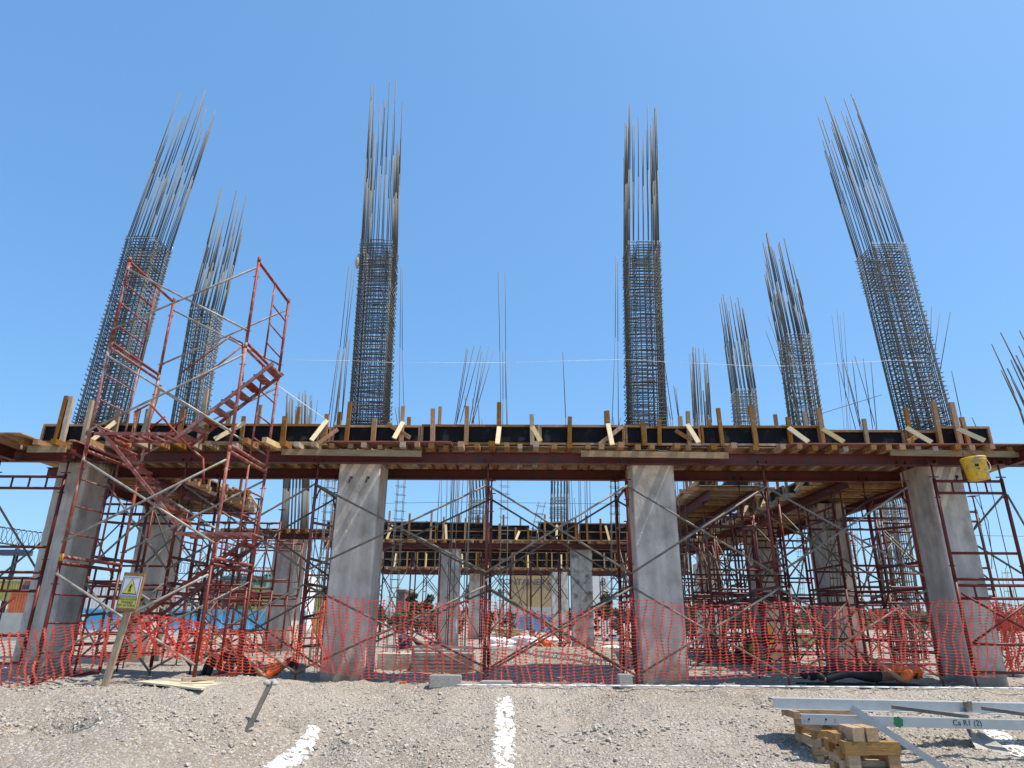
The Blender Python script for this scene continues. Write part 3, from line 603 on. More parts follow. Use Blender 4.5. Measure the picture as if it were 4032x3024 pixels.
def shoring(name_label, p, q, z1=3.55, styles=('header', 'header'), m='red', zg=0., top=ZB, group=None, zmid=1.74, z0=.22):
    o = E('shoring_scaffold', ((p[0]+q[0])/2, (p[1]+q[1])/2, zg), name_label, 'scaffold frame', group)
    M('frame', frame_mesh(p, q, z0, zmid, styles[0]), m, o); M('frame', frame_mesh(p, q, zmid+.004, z1, styles[1]), m, o)
    for t in (p, q):
        b = MB().tube((*t, zg), (*t, z0+.02), .017, 8).box((*t, zg+.006), (.13, .13, .012)); M('base_jack', b, 'beam', o)
        b = MB().tube((*t, z1-.02), (*t, top-.012), .017, 8).box((*t, top-.007), (.17, .17, .012)).tube((t[0]-.09, t[1], z1+.03), (t[0]+.09, t[1], z1+.03), .012, 6)
        b.box((t[0]-.08, t[1], top+.04), (.01, .12, .09)).box((t[0]+.08, t[1], top+.04), (.01, .12, .09)); M('fork_head', b, 'beam', o)
    return o
def xbrace(p, q, z0, z1, lab, m='galv', group=None, r=.0195, off=.036):
    """pinned pair of crossed tubes between two legs"""
    p = V((*p, 0)); q = V((*q, 0)); d = (q-p).normalized(); n = V((-d.y, d.x, 0))*off
    if n.y > 0: n = -n
    Z0, Z1 = V((0, 0, z0)), V((0, 0, z1)); b = MB()
    b.tube(p+n+Z1, q+n+Z0, r, 7); n2 = n*2.2; b.tube(p+n2+Z0, q+n2+Z1, r, 7)
    c = (p+q)/2+V((0, 0, (z0+z1)/2)); b.tube(c+n*.5, c+n*3, .012, 6)
    return M('cross_brace', b, m, None, lab, 'cross brace', group)
YF, YR = 12.5, 14.02
fx = [(-7.95, 'behind the stair scaffold, left one'), (-6.5, 'behind the stair scaffold, right one'), (-3.94, 'right beside the column with tie holes'), (-.66, 'alone in the middle of the photo'), (1.97, 'against the left edge of the smooth front column'), (4.58, 'right of the smooth front column, seen obliquely'), (7.2, 'left of the far right column')]
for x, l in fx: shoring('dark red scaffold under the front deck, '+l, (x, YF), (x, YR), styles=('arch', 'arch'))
BG = 'grey crossed braces tying the front frames'
for (a, _), (b_, _) in zip(fx, fx[1:]):
    if b_-a > 3.4 or b_-a < 1: continue
    for y in (YF, YR):
        for z0, z1 in ((1.86, 3.45), (.16, 1.62)):
            xbrace((a, y), (b_, y), z0, z1, 'grey crossed brace tubes between red frames under the front deck, '+('near' if y == YF else 'rear')+' side', group=BG+(' near' if y == YF else ' rear'))
shoring('red scaffold frame with ladder header before the far right column, under the yellow bucket', (7.68, 12.36), (8.92, 12.36), z1=3.6, styles=('header', 'header'))
xbrace((7.68, 12.30), (9.0, 12.30), .75, 1.55, 'dark red crossed tubes low in front of the far right column', m='red')
xbrace((8.92, 12.36), (8.2, 13.9), 1.9, 3.3, 'grey crossed brace running back from the far right frame')
xbrace((8.92, 12.36), (10.9, 13.6), .2, 3.3, 'grey crossed brace at the right edge of the photo')
shoring('red scaffold frame with ladder header at the left edge, before the far left column', (-10.05, 12.36), (-8.72, 12.36), z1=3.6, styles=('header', 'header'))
xbrace((-10.05, 12.33), (-11.2, 13.4), 1.9, 3.3, 'dark crossed brace at the left edge of the photo')
xbrace((-10.05, 12.36), (-9.3, 13.9), 1.2, 3.2, 'dark crossed brace beside the far left column')
xbrace((-9.9, 11.9), (-8.8, 12.0), .15, 1.35, 'dark red crossed tubes low in front of the far left column', m='red')
def tower(x0, x1, y0, y1, lab, styles=('header', 'header'), face='x', grp=None, **k):
    """two frames joined by crossed braces, one free-standing shoring tower"""
    if face == 'x': fr = [((x0, y0), (x1, y0)), ((x0, y1), (x1, y1))]
    else: fr = [((x0, y0), (x0, y1)), ((x1, y0), (x1, y1))]
    o = E('shoring_tower', ((x0+x1)/2, (y0+y1)/2, 0), lab, 'scaffold tower', grp)
    z0, zm, z1 = .2, 1.74, 3.55
    for p, q in fr:
        M('frame', frame_mesh(p, q, z0, zm, styles[0]), 'red', o); M('frame', frame_mesh(p, q, zm+.004, z1, styles[1]), 'red', o)
        for t in (p, q):
            M('base_jack', MB().tube((*t, 0), (*t, z0), .017, 6).box((*t, .006), (.13, .13, .012)), 'beam', o)
            M('fork_head', MB().tube((*t, z1), (*t, ZB-.012), .017, 6).box((*t, ZB-.007), (.17, .17, .012)), 'beam', o)
    for a, c in ((fr[0][0], fr[1][0]), (fr[0][1], fr[1][1])):
        for za, zb in ((1.95, 3.35), (.3, 1.5)):
            b = MB(); b.tube((*a, za), (*c, zb), .018, 6); b.tube((a[0]+.045, a[1], zb), (c[0]+.045, c[1], za), .018, 6); M('cross_brace', b, 'galv', o)
    return o
for i, (x0, y0, l) in enumerate(((7.25, 15.2, 'first'), (7.25, 19.6, 'second'), (7.25, 24.2, 'third'))): tower(x0, x0+1.7, y0, y0+1.9, 'red shoring tower under the right wing deck, %s one back from the front columns' % l)
for (y0, l) in ((16.6, 'nearer'), (20.2, 'middle'), (23.8, 'farther')): tower(4.5, 5.7, y0, y0+1.8, 'red shoring tower under the short inner deck right of centre, %s of three' % l)
tower(-10.1, -8.5, 15.2, 16.8, 'red shoring tower under the left wing deck, behind the far left column'); tower(-8.0, -6.6, 16.5, 18.2, 'red shoring tower seen through the stair scaffold, nearer the shaded column')
for x, l in ((-7.2, 'far left'), (-4.6, 'just right of the collar deck'), (-1.7, 'left of the central post'), (.35, 'right of the central post'), (4.2, 'past the cracked column'), (6.4, 'toward the right wing')):
    tower(x, x+1.2, 28.25, 29.55, 'small red shoring tower under the inner cross deck, '+l, styles=('arch', 'header'), face='y')
for x, l in ((-6.2, 'leftmost'), (-1.2, 'left of the beige building'), (1.2, 'in front of the beige building'), (5.0, 'rightmost')):
    tower(x, x+1.5, 43.2, 44.6, 'tiny red shoring tower under the farthest deck, '+l, styles=('arch', 'arch'), face='y')
for k_, (x, y, w_, d_, l) in enumerate(((5.75, 15.0, 1.2, 1.9, 'between the two wing decks, front'), (5.85, 18.6, 1.2, 1.9, 'between the two wing decks, middle'), (5.9, 22.2, 1.2, 1.9, 'between the two wing decks, rear'), (9.3, 15.6, 1.2, 1.9, 'outside the right wing, front'), (9.4, 19.4, 1.2, 1.9, 'outside the right wing, rear'), (3.1, 20.0, 1.2, 1.9, 'left side of the short inner deck'), (-9.4, 19.3, 1.4, 1.8, 'behind the shaded column at the left'), (-6.2, 19.8, 1.3, 1.7, 'between the shaded column and the collar deck'), (-11.5, 22.5, 1.3, 1.7, 'far at the left beyond the shaded column'))):
    tower(x, x+w_, y, y+d_, 'red shoring tower '+l, styles=('arch', 'header') if k_ % 2 else ('header', 'header'), face='x' if k_ % 2 else 'y')
for k_, (x, y, y2) in enumerate(((7.25, 17.1, 19.6), (8.95, 17.1, 19.6), (7.25, 21.5, 24.2), (4.5, 18.4, 20.2), (5.7, 18.4, 20.2))): xbrace((x, y), (x, y2), .3, 3.2, 'grey crossed brace running back between towers of the right wing', group='braces running back in the right wing')
for x in (-8.9, -7.9, -6.1, -3.1, -1.35, .9, 3.4, 5.6): xbrace((x, 28.3), (x+.95, 28.3), 1.9, 3.3, 'small crossed brace high under the inner cross deck', group='small braces of the inner cross deck')
for k_ in range(34):
    x, y, a_ = R2(-9, 11), R2(15.5, 34), R2(0, 3.1); L_ = R2(.5, 2.0)
    M('loose_board', MB().bar((x, y, .04+gz(x, y)), (x+L_*cos(a_), y+L_*sin(a_), .05+R2(0, .06)), R2(.08, .25), .035), random.choice(['wood', 'wgrey', 'crib', 'wnew']), None, 'loose board lying on the ground inside the site', 'board', 'loose boards on the ground inside the site')
BG2 = 'braces of the inner cross deck'
for a, b_ in ((-3.4, -1.7), (-.5, .35), (1.55, 4.2), (-6, -4.6)): xbrace((a, 28.25), (b_, 28.25), .4, 3.3, 'thin dark crossed brace under the inner cross deck in the middle distance', group=BG2)
tower(a3.x-.35, a3.x+1.3, 22.4, 23.4, 'small red header frame tower in front of the column with the sunlit white side')
# ------------------------------------------------------------------ stair scaffold
xl, xr, yf, yr = -7.2, -4.82, 10.55, 12.18
ST_ = E('stair_scaffold', ((xl+xr)/2, (yf+yr)/2, 0), 'tall faded red stair scaffold with flights of steps, left in front of the deck', 'scaffold')
LV = [.1, 1.86, 3.66, 5.5, 7.2]
zgl = gzz(xl, yf)
for k in range(4):
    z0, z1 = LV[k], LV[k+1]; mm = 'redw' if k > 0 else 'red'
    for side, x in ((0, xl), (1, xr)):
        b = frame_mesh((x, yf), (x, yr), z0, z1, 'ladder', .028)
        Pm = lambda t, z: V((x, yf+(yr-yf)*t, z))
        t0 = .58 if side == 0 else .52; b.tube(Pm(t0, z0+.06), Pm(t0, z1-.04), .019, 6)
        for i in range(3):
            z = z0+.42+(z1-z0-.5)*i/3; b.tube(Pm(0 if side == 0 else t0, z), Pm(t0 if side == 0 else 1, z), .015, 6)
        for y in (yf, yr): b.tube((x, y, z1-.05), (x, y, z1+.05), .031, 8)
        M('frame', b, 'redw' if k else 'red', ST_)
    for y in (yf-.03, yr+.03):
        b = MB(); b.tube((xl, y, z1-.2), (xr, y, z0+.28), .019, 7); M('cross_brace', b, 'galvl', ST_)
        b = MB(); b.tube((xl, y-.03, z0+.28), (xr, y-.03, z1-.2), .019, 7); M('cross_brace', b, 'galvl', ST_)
for x in (xl, xr):
    for y in (yf, yr):
        zg_ = gzz(x, y)-.02 if not (x == xr and y == yf) else .075
        M('base_jack', MB().tube((x, y, zg_), (x, y, .14), .016, 8).box((x, y, zg_+.02), (.14, .14, .014)), 'beam', ST_)
pt = at(255, 2196, yf); M('joint_tape', MB().tube((xl, yf, pt.z-.05), (xl, yf, pt.z+.06), .031, 10), 'tape', ST_)
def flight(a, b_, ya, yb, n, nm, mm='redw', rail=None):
    o = None; b = MB()
    for y in (ya, yb):
        b2 = MB().bar((a.x, y, a.z), (b_.x, y, b_.z), .034, .056)
        s = M('stringer', b2, mm, ST_)
    for i in range(n):
        t = (i+.5)/n; p = V((a.x+(b_.x-a.x)*t, 0, a.z+(b_.z-a.z)*t))
        M('tread', MB().box((p.x, (ya+yb)/2, p.z+.02), (.17, yb-ya-.05, .036)), mm, ST_)
ya, yb = 10.98, 11.5
F = lambda px, py, y=11.1: at(px, py, y)
flight(F(400, 1682), F(708, 2068), ya, yb, 10, 'mid')
flight(F(700, 1738), F(1085, 1440), ya, yb, 9, 'top')
flight(F(985, 2130), F(500, 2480), ya, yb, 9, 'low', 'red')
# landings
for (p, q) in ((F(708, 2090), F(1000, 2120)), (F(395, 1690), F(700, 1740))):
    z = (p.z+q.z)/2; b = MB()
    for y in (ya, yb): b.bar((p.x, y, z), (q.x, y, z), .04, .05)
    for i in range(7):
        x = p.x+.05+(q.x-p.x-.1)*i/6; b.bar((x, ya+.02, z+.01), (x, yb-.02, z+.01), .1, .025)
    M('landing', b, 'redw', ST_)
# handrails
def hr(pts, y): 
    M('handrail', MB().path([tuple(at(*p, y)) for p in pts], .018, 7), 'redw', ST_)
hr([(526, 1760), (531, 1622), (590, 1590), (745, 1760), (800, 1805), (803, 1900)], ya); hr([(585, 1800), (588, 1690), (650, 1640)], yb)
hr([(705, 1475), (905, 1325), (955, 1352), (955, 1500)], yb); hr([(780, 1500), (950, 1365)], ya)
hr([(505, 1740), (640, 1735), (690, 1680), (735, 1640)], yb)

# ------------------------------------------------------------------ orange safety net
def interp(L, u):
    for (a, b_) in zip(L, L[1:]):
        if a[0] <= u <= b_[0]:
            t = (u-a[0])/(b_[0]-a[0]); t2 = t
            return [a[i]+(b_[i]-a[i])*t2 for i in range(len(a))]
    return list(L[-1] if u > L[-1][0] else L[0])
def net(top, bot, cell, rows, lab, m='net', ws=.022, wt=.009, fold=.05, seed=1, swing=.0, tw=.0048):
    """top/bot: (x_pixel, y_pixel, depth) edges of the hung net"""
    A = lambda L, u: at(*(lambda q: (q[0], q[1], q[2]))(interp(L, u)))
    u0, u1 = top[0][0], top[-1][0]; T = []; u = u0; rnd = random.Random(seed)
    while u <= u1:
        pt, pb = A(top, u), A(bot, u+swing*(rnd.random()-.5)); T.append((pt, pb)); 
        p2 = A(top, u+5); u += 5*cell/max(.01, (p2-pt).length)*rnd.uniform(.9, 1.1)
    nc = len(T); Gd = []
    for i, (a, b_) in enumerate(T):
        row = []; ph = rnd.uniform(0, 6.28); am = rnd.uniform(.2, 1)*fold; sx = rnd.uniform(-.05, .05)
        for j in range(rows+1):
            t = j/rows; p = a.lerp(b_, t)
            s = sin(pi*t)
            p = p+V((noise.noise(V((i*.35, t*2.2, seed)))*.06*s+sx*s+.03*sin(7*t+ph)*s, -abs(.04+noise.noise(V((i*.3, t*3, seed+9)))*fold*1.4), noise.noise(V((i*.5, t*4, seed+3)))*.02))
            row.append(p)
        Gd.append(row)
    b = MB()
    def rib(p, q, w, n=V((0, -1, 0)), w2=None):
        d = q-p
        if d.length < 1e-4: return
        x = d.cross(n); x = x.normalized()*w/2; y = (x.normalized() if w2 is None else x.normalized()*w2/2)
        if w2 is None: y = x
        k = V((0, .004, 0)); b.add([p-x, p+x, q+y, q-y, p+k, q+k], [(0, 1, 2, 3), (0, 3, 5, 4), (1, 4, 5, 2)])
    for i in range(nc):
        for j in range(rows):
            p, q = Gd[i][j], Gd[i][j+1]; mm = (p+q)/2
            tws = V((sin(i*1.7+j*.23)*.5, -1, 0)).normalized()
            rib(p, mm, ws, tws, ws*.45); rib(mm, q, ws*.45, tws, ws)
        for j in range(rows+1):
            p = Gd[i][j]; dx = V((.033, 0, .0)); 
            b.add([p+V((0, -.003, .016)), p-dx+V((0, -.003, 0)), p+V((0, -.003, -.016)), p+dx+V((0, -.003, 0))], [(0, 1, 2, 3)])
    for i in range(nc-1):
        for j in range(rows+1):
            p, q = Gd[i][j], Gd[i+1][j]; sag = V((0, 0, -.012-.012*noise.noise(V((i*.9, j*.9, seed))))); mm = (p+q)/2+sag
            rib(p, mm, tw, V((0, -1, .1))); rib(mm, q, tw, V((0, -1, .1)))
    return M('safety_net', b, m, None, lab, 'safety net')
net([(-90, 2510, 10.3), (199, 2473, 10.2), (447, 2433, 10.2), (560, 2418, 10.35)], [(-90, 2718, 10.3), (139, 2692, 10.15), (308, 2652, 10.2), (423, 2614, 10.2), (560, 2586, 10.35)], .135, 17, 'bright orange safety net hung at the far left, up to the warning sign', 'nets', ws=.036, seed=2, fold=.03)
net([(548, 2420, 10.4), (700, 2432, 10.5), (800, 2452, 11.0)], [(548, 2585, 10.4), (620, 2575, 10.42), (700, 2590, 10.5), (800, 2606, 11.0)], .07, 14, 'bunched orange safety net gathered between the warning sign and the stair scaffold leg', 'net', ws=.03, seed=5, fold=.08)
net([(800, 2455, 11.2), (900, 2478, 11.5), (1000, 2490, 11.8), (1130, 2480, 11.9), (1235, 2440, 12.05), (1290, 2346, 12.1)], [(800, 2600, 11.2), (860, 2630, 11.4), (900, 2645, 11.5), (1050, 2648, 11.8), (1085, 2640, 11.9), (1150, 2600, 11.9), (1235, 2620, 12.05), (1290, 2645, 12.1)], .115, 14, 'sagging orange safety net draped over the resting workers at the left', 'nets', ws=.028, seed=3)
TOP = [(1290, 2346, 12.12), (1450, 2362, 12.12), (1600, 2370, 12.12), (1720, 2377, 12.12), (1830, 2366, 12.12), (1890, 2357, 12.12), (2000, 2385, 12.12), (2100, 2406, 12.12), (2200, 2420, 12.12), (2300, 2402, 12.12), (2400, 2382, 12.12), (2480, 2360, 12.12)]
BOT = [(1290, 2645, 12.12), (1450, 2668, 12.12), (1600, 2678, 12.12), (1750, 2682, 12.12), (1900, 2692, 12.12), (2000, 2700, 12.0), (2150, 2706, 11.95), (2350, 2700, 12.0), (2480, 2690, 12.12)]
net(TOP, BOT, .13, 26, 'orange safety net hung across the middle bay between the two central front columns', seed=4)
TOP = [(2484, 2358, 12.12), (2690, 2378, 12.12), (2900, 2386, 12.12), (3060, 2370, 12.12), (3300, 2392, 12.12), (3480, 2402, 12.12), (3690, 2366, 12.12), (3920, 2364, 12.12)]
BOT = [(2484, 2690, 12.12), (2560, 2668, 12.12), (2690, 2676, 12.12), (2900, 2666, 12.12), (3060, 2650, 12.12), (3300, 2640, 12.12), (3480, 2640, 12.12), (3690, 2650, 12.12), (3920, 2664, 12.12)]
net(TOP, BOT, .135, 25, 'orange safety net hung from the smooth front column to the far right column', seed=6)
net([(3905, 2372, 12.9), (4000, 2385, 12.9), (4120, 2345, 12.8)], [(3905, 2600, 12.9), (4000, 2645, 12.9), (4120, 2660, 12.8)], .055, 26, 'dense heaped orange net at the right edge beyond the far right column', seed=8, fold=.2, ws=.03)
net([(3880, 2400, 13.3), (4000, 2400, 13.3), (4120, 2360, 13.3)], [(3880, 2640, 13.3), (4000, 2650, 13.3), (4120, 2660, 13.3)], .06, 24, 'second fold of heaped orange net at the right edge', seed=9, fold=.25, ws=.03)
# ------------------------------------------------------------------ warning sign
ps = at(428, 2660, 10.05); gb = V((ps.x-.02, 10.05, gzz(ps.x, 10.05)))
SG = E('warning_sign', gb, 'yellow and white warning sign on a weathered wooden post before the orange net', 'sign')
c = at(511, 2331, 9.98); tl, tr, bl = at(494, 2262, 9.98), at(571, 2268, 9.98), at(458, 2398, 9.98)
wS, hS = .285, (tl-bl).length+.0
M('post', MB().bar((gb.x-.02, 10.05, gb.z-.1), (c.x+.0, 10.065, c.z-.1), .085, .05, up=(0, 1, 0)), 'wgrey', SG)
RS = Matrix.Rotation(radians(3), 3, 'Y')
def sp(x, z, y=0): return c+RS @ V((x, y, z))
def sbox(nm, x0, x1, z0, z1, y0, y1, m): return M(nm, MB().box(sp((x0+x1)/2, (z0+z1)/2, (y0+y1)/2), (x1-x0, y1-y0, z1-z0), RS), m, SG)
hh = hS/2
sbox('backboard', -.15, .15, -hh-.03, hh+.03, .004, .055, 'wood')
pn = sbox('sign_face', -.135, .135, -hh+.012, hh-.02, -.004, .003, 'sgnw'); zc = -hh+.175
for (x0, x1, z0, z1) in ((-.122, .122, hh-.036, hh-.031), (-.122, -.117, zc+.012, hh-.036), (.117, .122, zc+.012, hh-.036), (-.122, .122, zc+.008, zc+.012)): sbox('border', x0, x1, z0, z1, -.007, -.004, 'black')
def tri(s, y, m, nm):
    zz = (zc+hh)/2-.02; a = [sp(x*s, zz+z*s, y) for x, z in ((-.108, -.10), (.108, -.10), (0, .125))]; a2 = [q+V((0, .002, 0)) for q in a]
    M(nm, MB().add(a+a2, [(0, 1, 2), (3, 5, 4), (0, 3, 4, 1), (1, 4, 5, 2), (2, 5, 3, 0)]), m, SG)
tri(1, -.007, 'black', 'triangle_border'); tri(.86, -.0095, 'sgny', 'triangle')
zz = (zc+hh)/2-.03; b = MB()
for (x0, z0, x1, z1, r) in ((0, .03, .0, -.012, .010), (0, .025, -.022, .005, .004), (0, .025, .026, .04, .004), (0, -.012, -.018, -.055, .005), (0, -.012, .012, -.055, .005)): b.bar(sp(x0, zz+z0, -.012), sp(x1, zz+z1, -.012), r*2, .003, up=(0, 1, 0))
b.box(sp(.002, zz+.045, -.012), (.016, .003, .016), RS); M('worker_symbol', b, 'black', SG)
sbox('text_panel', -.125, .125, -hh+.02, zc-.006, -.008, -.004, 'sgny')
for (x0, x1, z0, z1) in ((-.128, .128, zc-.006, zc-.001), (-.128, .128, -hh+.015, -hh+.02), (-.130, -.125, -hh+.02, zc-.006), (.125, .130, -hh+.02, zc-.006)): sbox('border', x0, x1, z0, z1, -.009, -.004, 'black')
for i, (s, sz) in enumerate((('PRECAUCION', .040), ('TRABAJO', .044), ('EN ALTURA', .046))):
    p = sp(0, zc-.034-i*.043, -.0095); text(s, sz, p-gb, (pi/2, radians(3), 0), 'black', SG, 'lettering', .001)
# ------------------------------------------------------------------ yellow pail
p = at(3856, 1890, 11.95)
BK = E('bucket', p, 'yellow plastic bucket smeared with cement, hanging under the right end of the deck', 'bucket')
rs = 90/205*.5*1.02
b = MB().lathe([(0, 0), (.165, 0), (.172, .012), (.19, .33), (.203, .335), (.203, .36), (.192, .365), (.203, .37), (.207, .40), (.197, .41), (.185, .40), (.16, .02), (0, .02)], p, 28, Matrix.Rotation(radians(-4), 3, 'Y')); M('pail', b, 'yel', BK)
b = MB(); pts = [p+V((.2*cos(t), -.02-.2*abs(sin(t)), .37-.26*sin(t))) for t in [pi*i/14 for i in range(15)]]; b.path(pts, .006, 5); M('handle', b, 'zinc', BK)
M('hanging_rope', MB().path([p+V((-.19, 0, .38)), p+V((-.12, .1, .62)), p+V((.15, 0, .38))], .008, 5), 'dark', BK)
M('black_mark', MB().box(p+V((-.095, -.166, .235)), (.06, .01, .05), Matrix.Rotation(-.5, 3, 'Z')).box(p+V((-.085, -.163, .17)), (.045, .01, .03), Matrix.Rotation(-.5, 3, 'Z')), 'black', BK)
# ------------------------------------------------------------------ purlins on timber cribs, foreground right
def timber(par, p, q, k, k2=None, m='crib'): return M('timber', MB().bar(p, q, k, k2 or k), m, par)
q0 = ong(3214, 3002); K1 = .086
CR1 = E('timber_crib', (q0.x+.3, q0.y+.3, q0.z), 'crib of short crossed timbers, the one at the back under the two steel purlins', 'timber crib', 'timber cribs')
X0, Y0_, Z0_ = q0.x, q0.y, q0.z-.02
for L in range(6):
    z = Z0_+K1*(L+.5); k = K1-.003
    if L % 2 == 0:
        for x in (X0+.05, X0+.6):
            if L == 4 and x > X0+.3: timber(CR1, (x-.2, Y0_-.02, z), (x-.2, Y0_+.55, z), k)
            else: timber(CR1, (x, Y0_+R2(-.04, .0), z), (x+R2(-.01, .01), Y0_+.58+R2(-.03, .03), z), k)
    elif L == 5:
        timber(CR1, (X0-.0, Y0_+.52, z), (X0+.8, Y0_+.50, z), k)
    else:
        for y in (Y0_+.06, Y0_+.5): timber(CR1, (X0+R2(-.0, .03), y, z), (X0+.68, y+R2(-.01, .01), z), k)
ztop = Z0_+K1*5
timber(CR1, (X0-.03, Y0_+.32, ztop+.04), (X0-.03, Y0_+.75, ztop+.04), .08)
q2 = at(3345, 3040, 7.75); K2 = .122
CR2 = E('timber_crib', (q2.x+.35, 8.0, gz(0, 8.0)), 'larger crib of thick short timbers in the right foreground, nearest the viewer', 'timber crib', None)
X2, Y2, Z2 = at(3322, 2920, 7.7).x, 7.7, at(3322, 2920, 7.7).z
W2 = (at(3545, 2928, 7.7)-at(3322, 2920, 7.7)).length
z = Z2-K2/2
timber(CR2, (X2, Y2+.06, z), (X2+W2, Y2+.06, z), K2-.003); timber(CR2, (X2-.01, Y2+.42, z-.03), (X2+W2-.02, Y2+.42, z-.03), K2-.003)
for x in (X2+.09, X2+W2-.08): timber(CR2, (x, Y2+.01, z-K2), (x, Y2+.5, z-K2), K2-.003)
timber(CR2, (X2+.02, Y2+.05, z-2*K2), (X2+W2+.02, Y2+.05, z-2*K2), K2-.003); timber(CR2, (X2+.02, Y2+.42, z-2*K2), (X2+W2, Y2+.42, z-2*K2), K2-.003)
zz = z-3*K2
while zz > gz(0, 7.9)-.06:
    for x in (X2+.08, X2+W2-.06): timber(CR2, (x, Y2+.01, zz), (x, Y2+.5, zz), K2-.003)
    zz -= K2
    if zz > gz(0, 7.9)-.06:
        for y in (Y2+.06, Y2+.42): timber(CR2, (X2, y, zz), (X2+W2, y, zz), K2-.003)
        zz -= K2
a = at(3272, 2895, 7.95); timber(CR2, (a.x+.05, 7.86, a.z-.02), (a.x+.05, 8.05, a.z-.02), .1); timber(CR2, (a.x+.05, 7.78, a.z-.14), (a.x+.16, 8.25, a.z-.14), .1); timber(CR2, (a.x+.02, 7.84, a.z-.26), (a.x+.5, 7.84, a.z-.26), .1); timber(CR2, (a.x+.07, 7.78, a.z-.38), (a.x+.12, 8.2, a.z-.38), .1); timber(CR2, (a.x+.02, 7.84, a.z-.5), (a.x+.5, 7.84, a.z-.5), .1); timber(CR2, (a.x+.07, 7.78, a.z-.62), (a.x+.12, 8.2, a.z-.62), .1)
a, a2 = at(3378, 2893, 7.72), at(3430, 2893, 7.72)
for k, t in enumerate((a, a2)):
    timber(CR2, (t.x+.0+k*.008, 7.70, Z2+.065), (t.x-.02+k*.008, 7.98, Z2+.065), .125, .127)
def channel(p, q, h, fl, opening, m, lab):
    """cold formed C section from p to q (bottom line of its web); opening = -1 opens to the viewer"""
    p = V(p); q = V(q); t = .005; b = MB(); f = V((0, opening*fl/2, 0)); f2 = -f if opening < 0 else f; sg = -1 if opening < 0 else 1; Zv = lambda z: V((0, 0, z))
    b.bar(p+Zv(h/2), q+Zv(h/2), t, h-2*t); b.bar(p+f+Zv(t/2)+V((0, -opening*t/2, 0)), q+f+Zv(t/2)+V((0, -opening*t/2, 0)), fl+.0, t); b.bar(p+f2+Zv(h-t/2)+V((0, -sg*opening*t/2, 0)), q+f2+Zv(h-t/2)+V((0, -sg*opening*t/2, 0)), fl, t)
    l = V((0, opening*(fl-t), 0)); b.bar(p+l+Zv(.016+t/2), q+l+Zv(.016+t/2), t, .018 if opening > 0 else .006); b.bar(p+l*sg+Zv(h-.016-t/2), q+l*sg+Zv(h-.016-t/2), t, .018)
    return M('steel_purlin', b, m, None, lab, 'steel purlin')
a = at(3158, 2852, 8.62); b_ = at(4240, 2882, 8.62); h2 = at(3158, 2812, 8.62).z-a.z
P2 = channel(a, b_, h2, .06, 1, 'zinc', 'nearer steel purlin with a green spray spot and black handwriting, resting on the timber crib')
o2 = V(P2.location); pt = at(3536, 2843, 8.62)
b = MB(); vs = [pt+V((R2(.75, 1.1)*.062*cos(t), -.0045, R2(.75, 1.1)*.062*sin(t))) for t in [2*pi*i/18 for i in range(18)]]; b.add([pt+V((0, -.0045, 0))]+vs, [(0, 1+i, 1+(i+1) % 18) for i in range(18)])
M('spray_spot', b, 'green', P2)
pt = at(3808, 2847, 8.62); text('Ca R1 (2)', .085, pt+V((0, -.004, 0))-o2, (pi/2, radians(.3), 0), 'black', P2, 'handwriting', .0008)
for hx in (3170, 3185, 3252, 3290): 
    pt = at(hx, 2832, 8.62); M('bolt_hole', MB().tube(pt+V((0, -.006, 0)), pt+V((0, -.003, 0)), .012, 10), 'black' if hx in (3252, 3185) else 'rag', P2)
a = at(3045, 2789, 9.35); b_ = at(4240, 2815, 9.35); h1 = at(3045, 2749, 9.35).z-a.z
P1 = channel(a, b_, h1, .16, -1, 'zinc', 'farther steel purlin with bright flanges, its left end overhanging the timber crib')
pt = at(3818, 2790, 9.28); M('gusset', MB().box(pt+V((0, .03, .02)), (.07, .06, h1*.9)).box(pt+V((.0, -.02, .06)), (.05, .02, .05)), 'galv', P1)
# supports beyond the right edge
so_ = E('timber_crib', (6.4, 9., gz(0, 9)), 'timber support for the purlin ends beyond the right edge', 'timber crib', 'timber cribs'); e1 = at(4225, 2815, 9.35); e2 = at(4225, 2882, 8.62)
timber(so_, (e1.x-.1, 9.35, e1.z-.06), (e1.x-.1, 9.35, gz(0, 9.35)-.05), .12); timber(so_, (e2.x-.1, 8.62, e2.z-.06), (e2.x-.1, 8.62, gz(0, 8.62)-.05), .12)
def strip(p, q, wd, t, lab, holes=(), m='galv'):
    b = MB().bar(p, q, t, wd) if m == 'zinc' else MB().bar(p, q, wd, t); o = M('flat_bar', b, m, None, lab, 'steel bar')
    d = (V(q)-V(p)); 
    for f in holes:
        c_ = V(p)+d*f; nrm = d.cross(V((0, 0, 1))).normalized().cross(d).normalized(); M('bolt_hole', MB().tube(c_+nrm*(t/2+.001), c_+nrm*(t/2+.003), wd*.22, 10), 'rag', o)
    return o
g1 = ong(3668, 3030); t1 = at(3350, 2786, 8.55); strip(t1, g1+V((.12, -.1, .0)), .075, .012, 'long flat steel bar with bolt holes leaning from the nearer purlin down to the ground', (.03, .62), 'zinc')
zt2 = at(3158, 2812, 8.62).z; a = V((at(3512, 2784, 9.2).x, 9.28, ztop+.03)); strip(at(3512, 2783, 9.25), at(3815, 2822, 8.68), .06, .04, 'short grey steel angle lying slantwise between the two purlins', (), 'galv'); strip(at(3868, 2788, 9.25), at(4120, 2824, 8.68), .065, .04, 'second short grey steel angle between the purlins, at the right edge', (), 'galv')
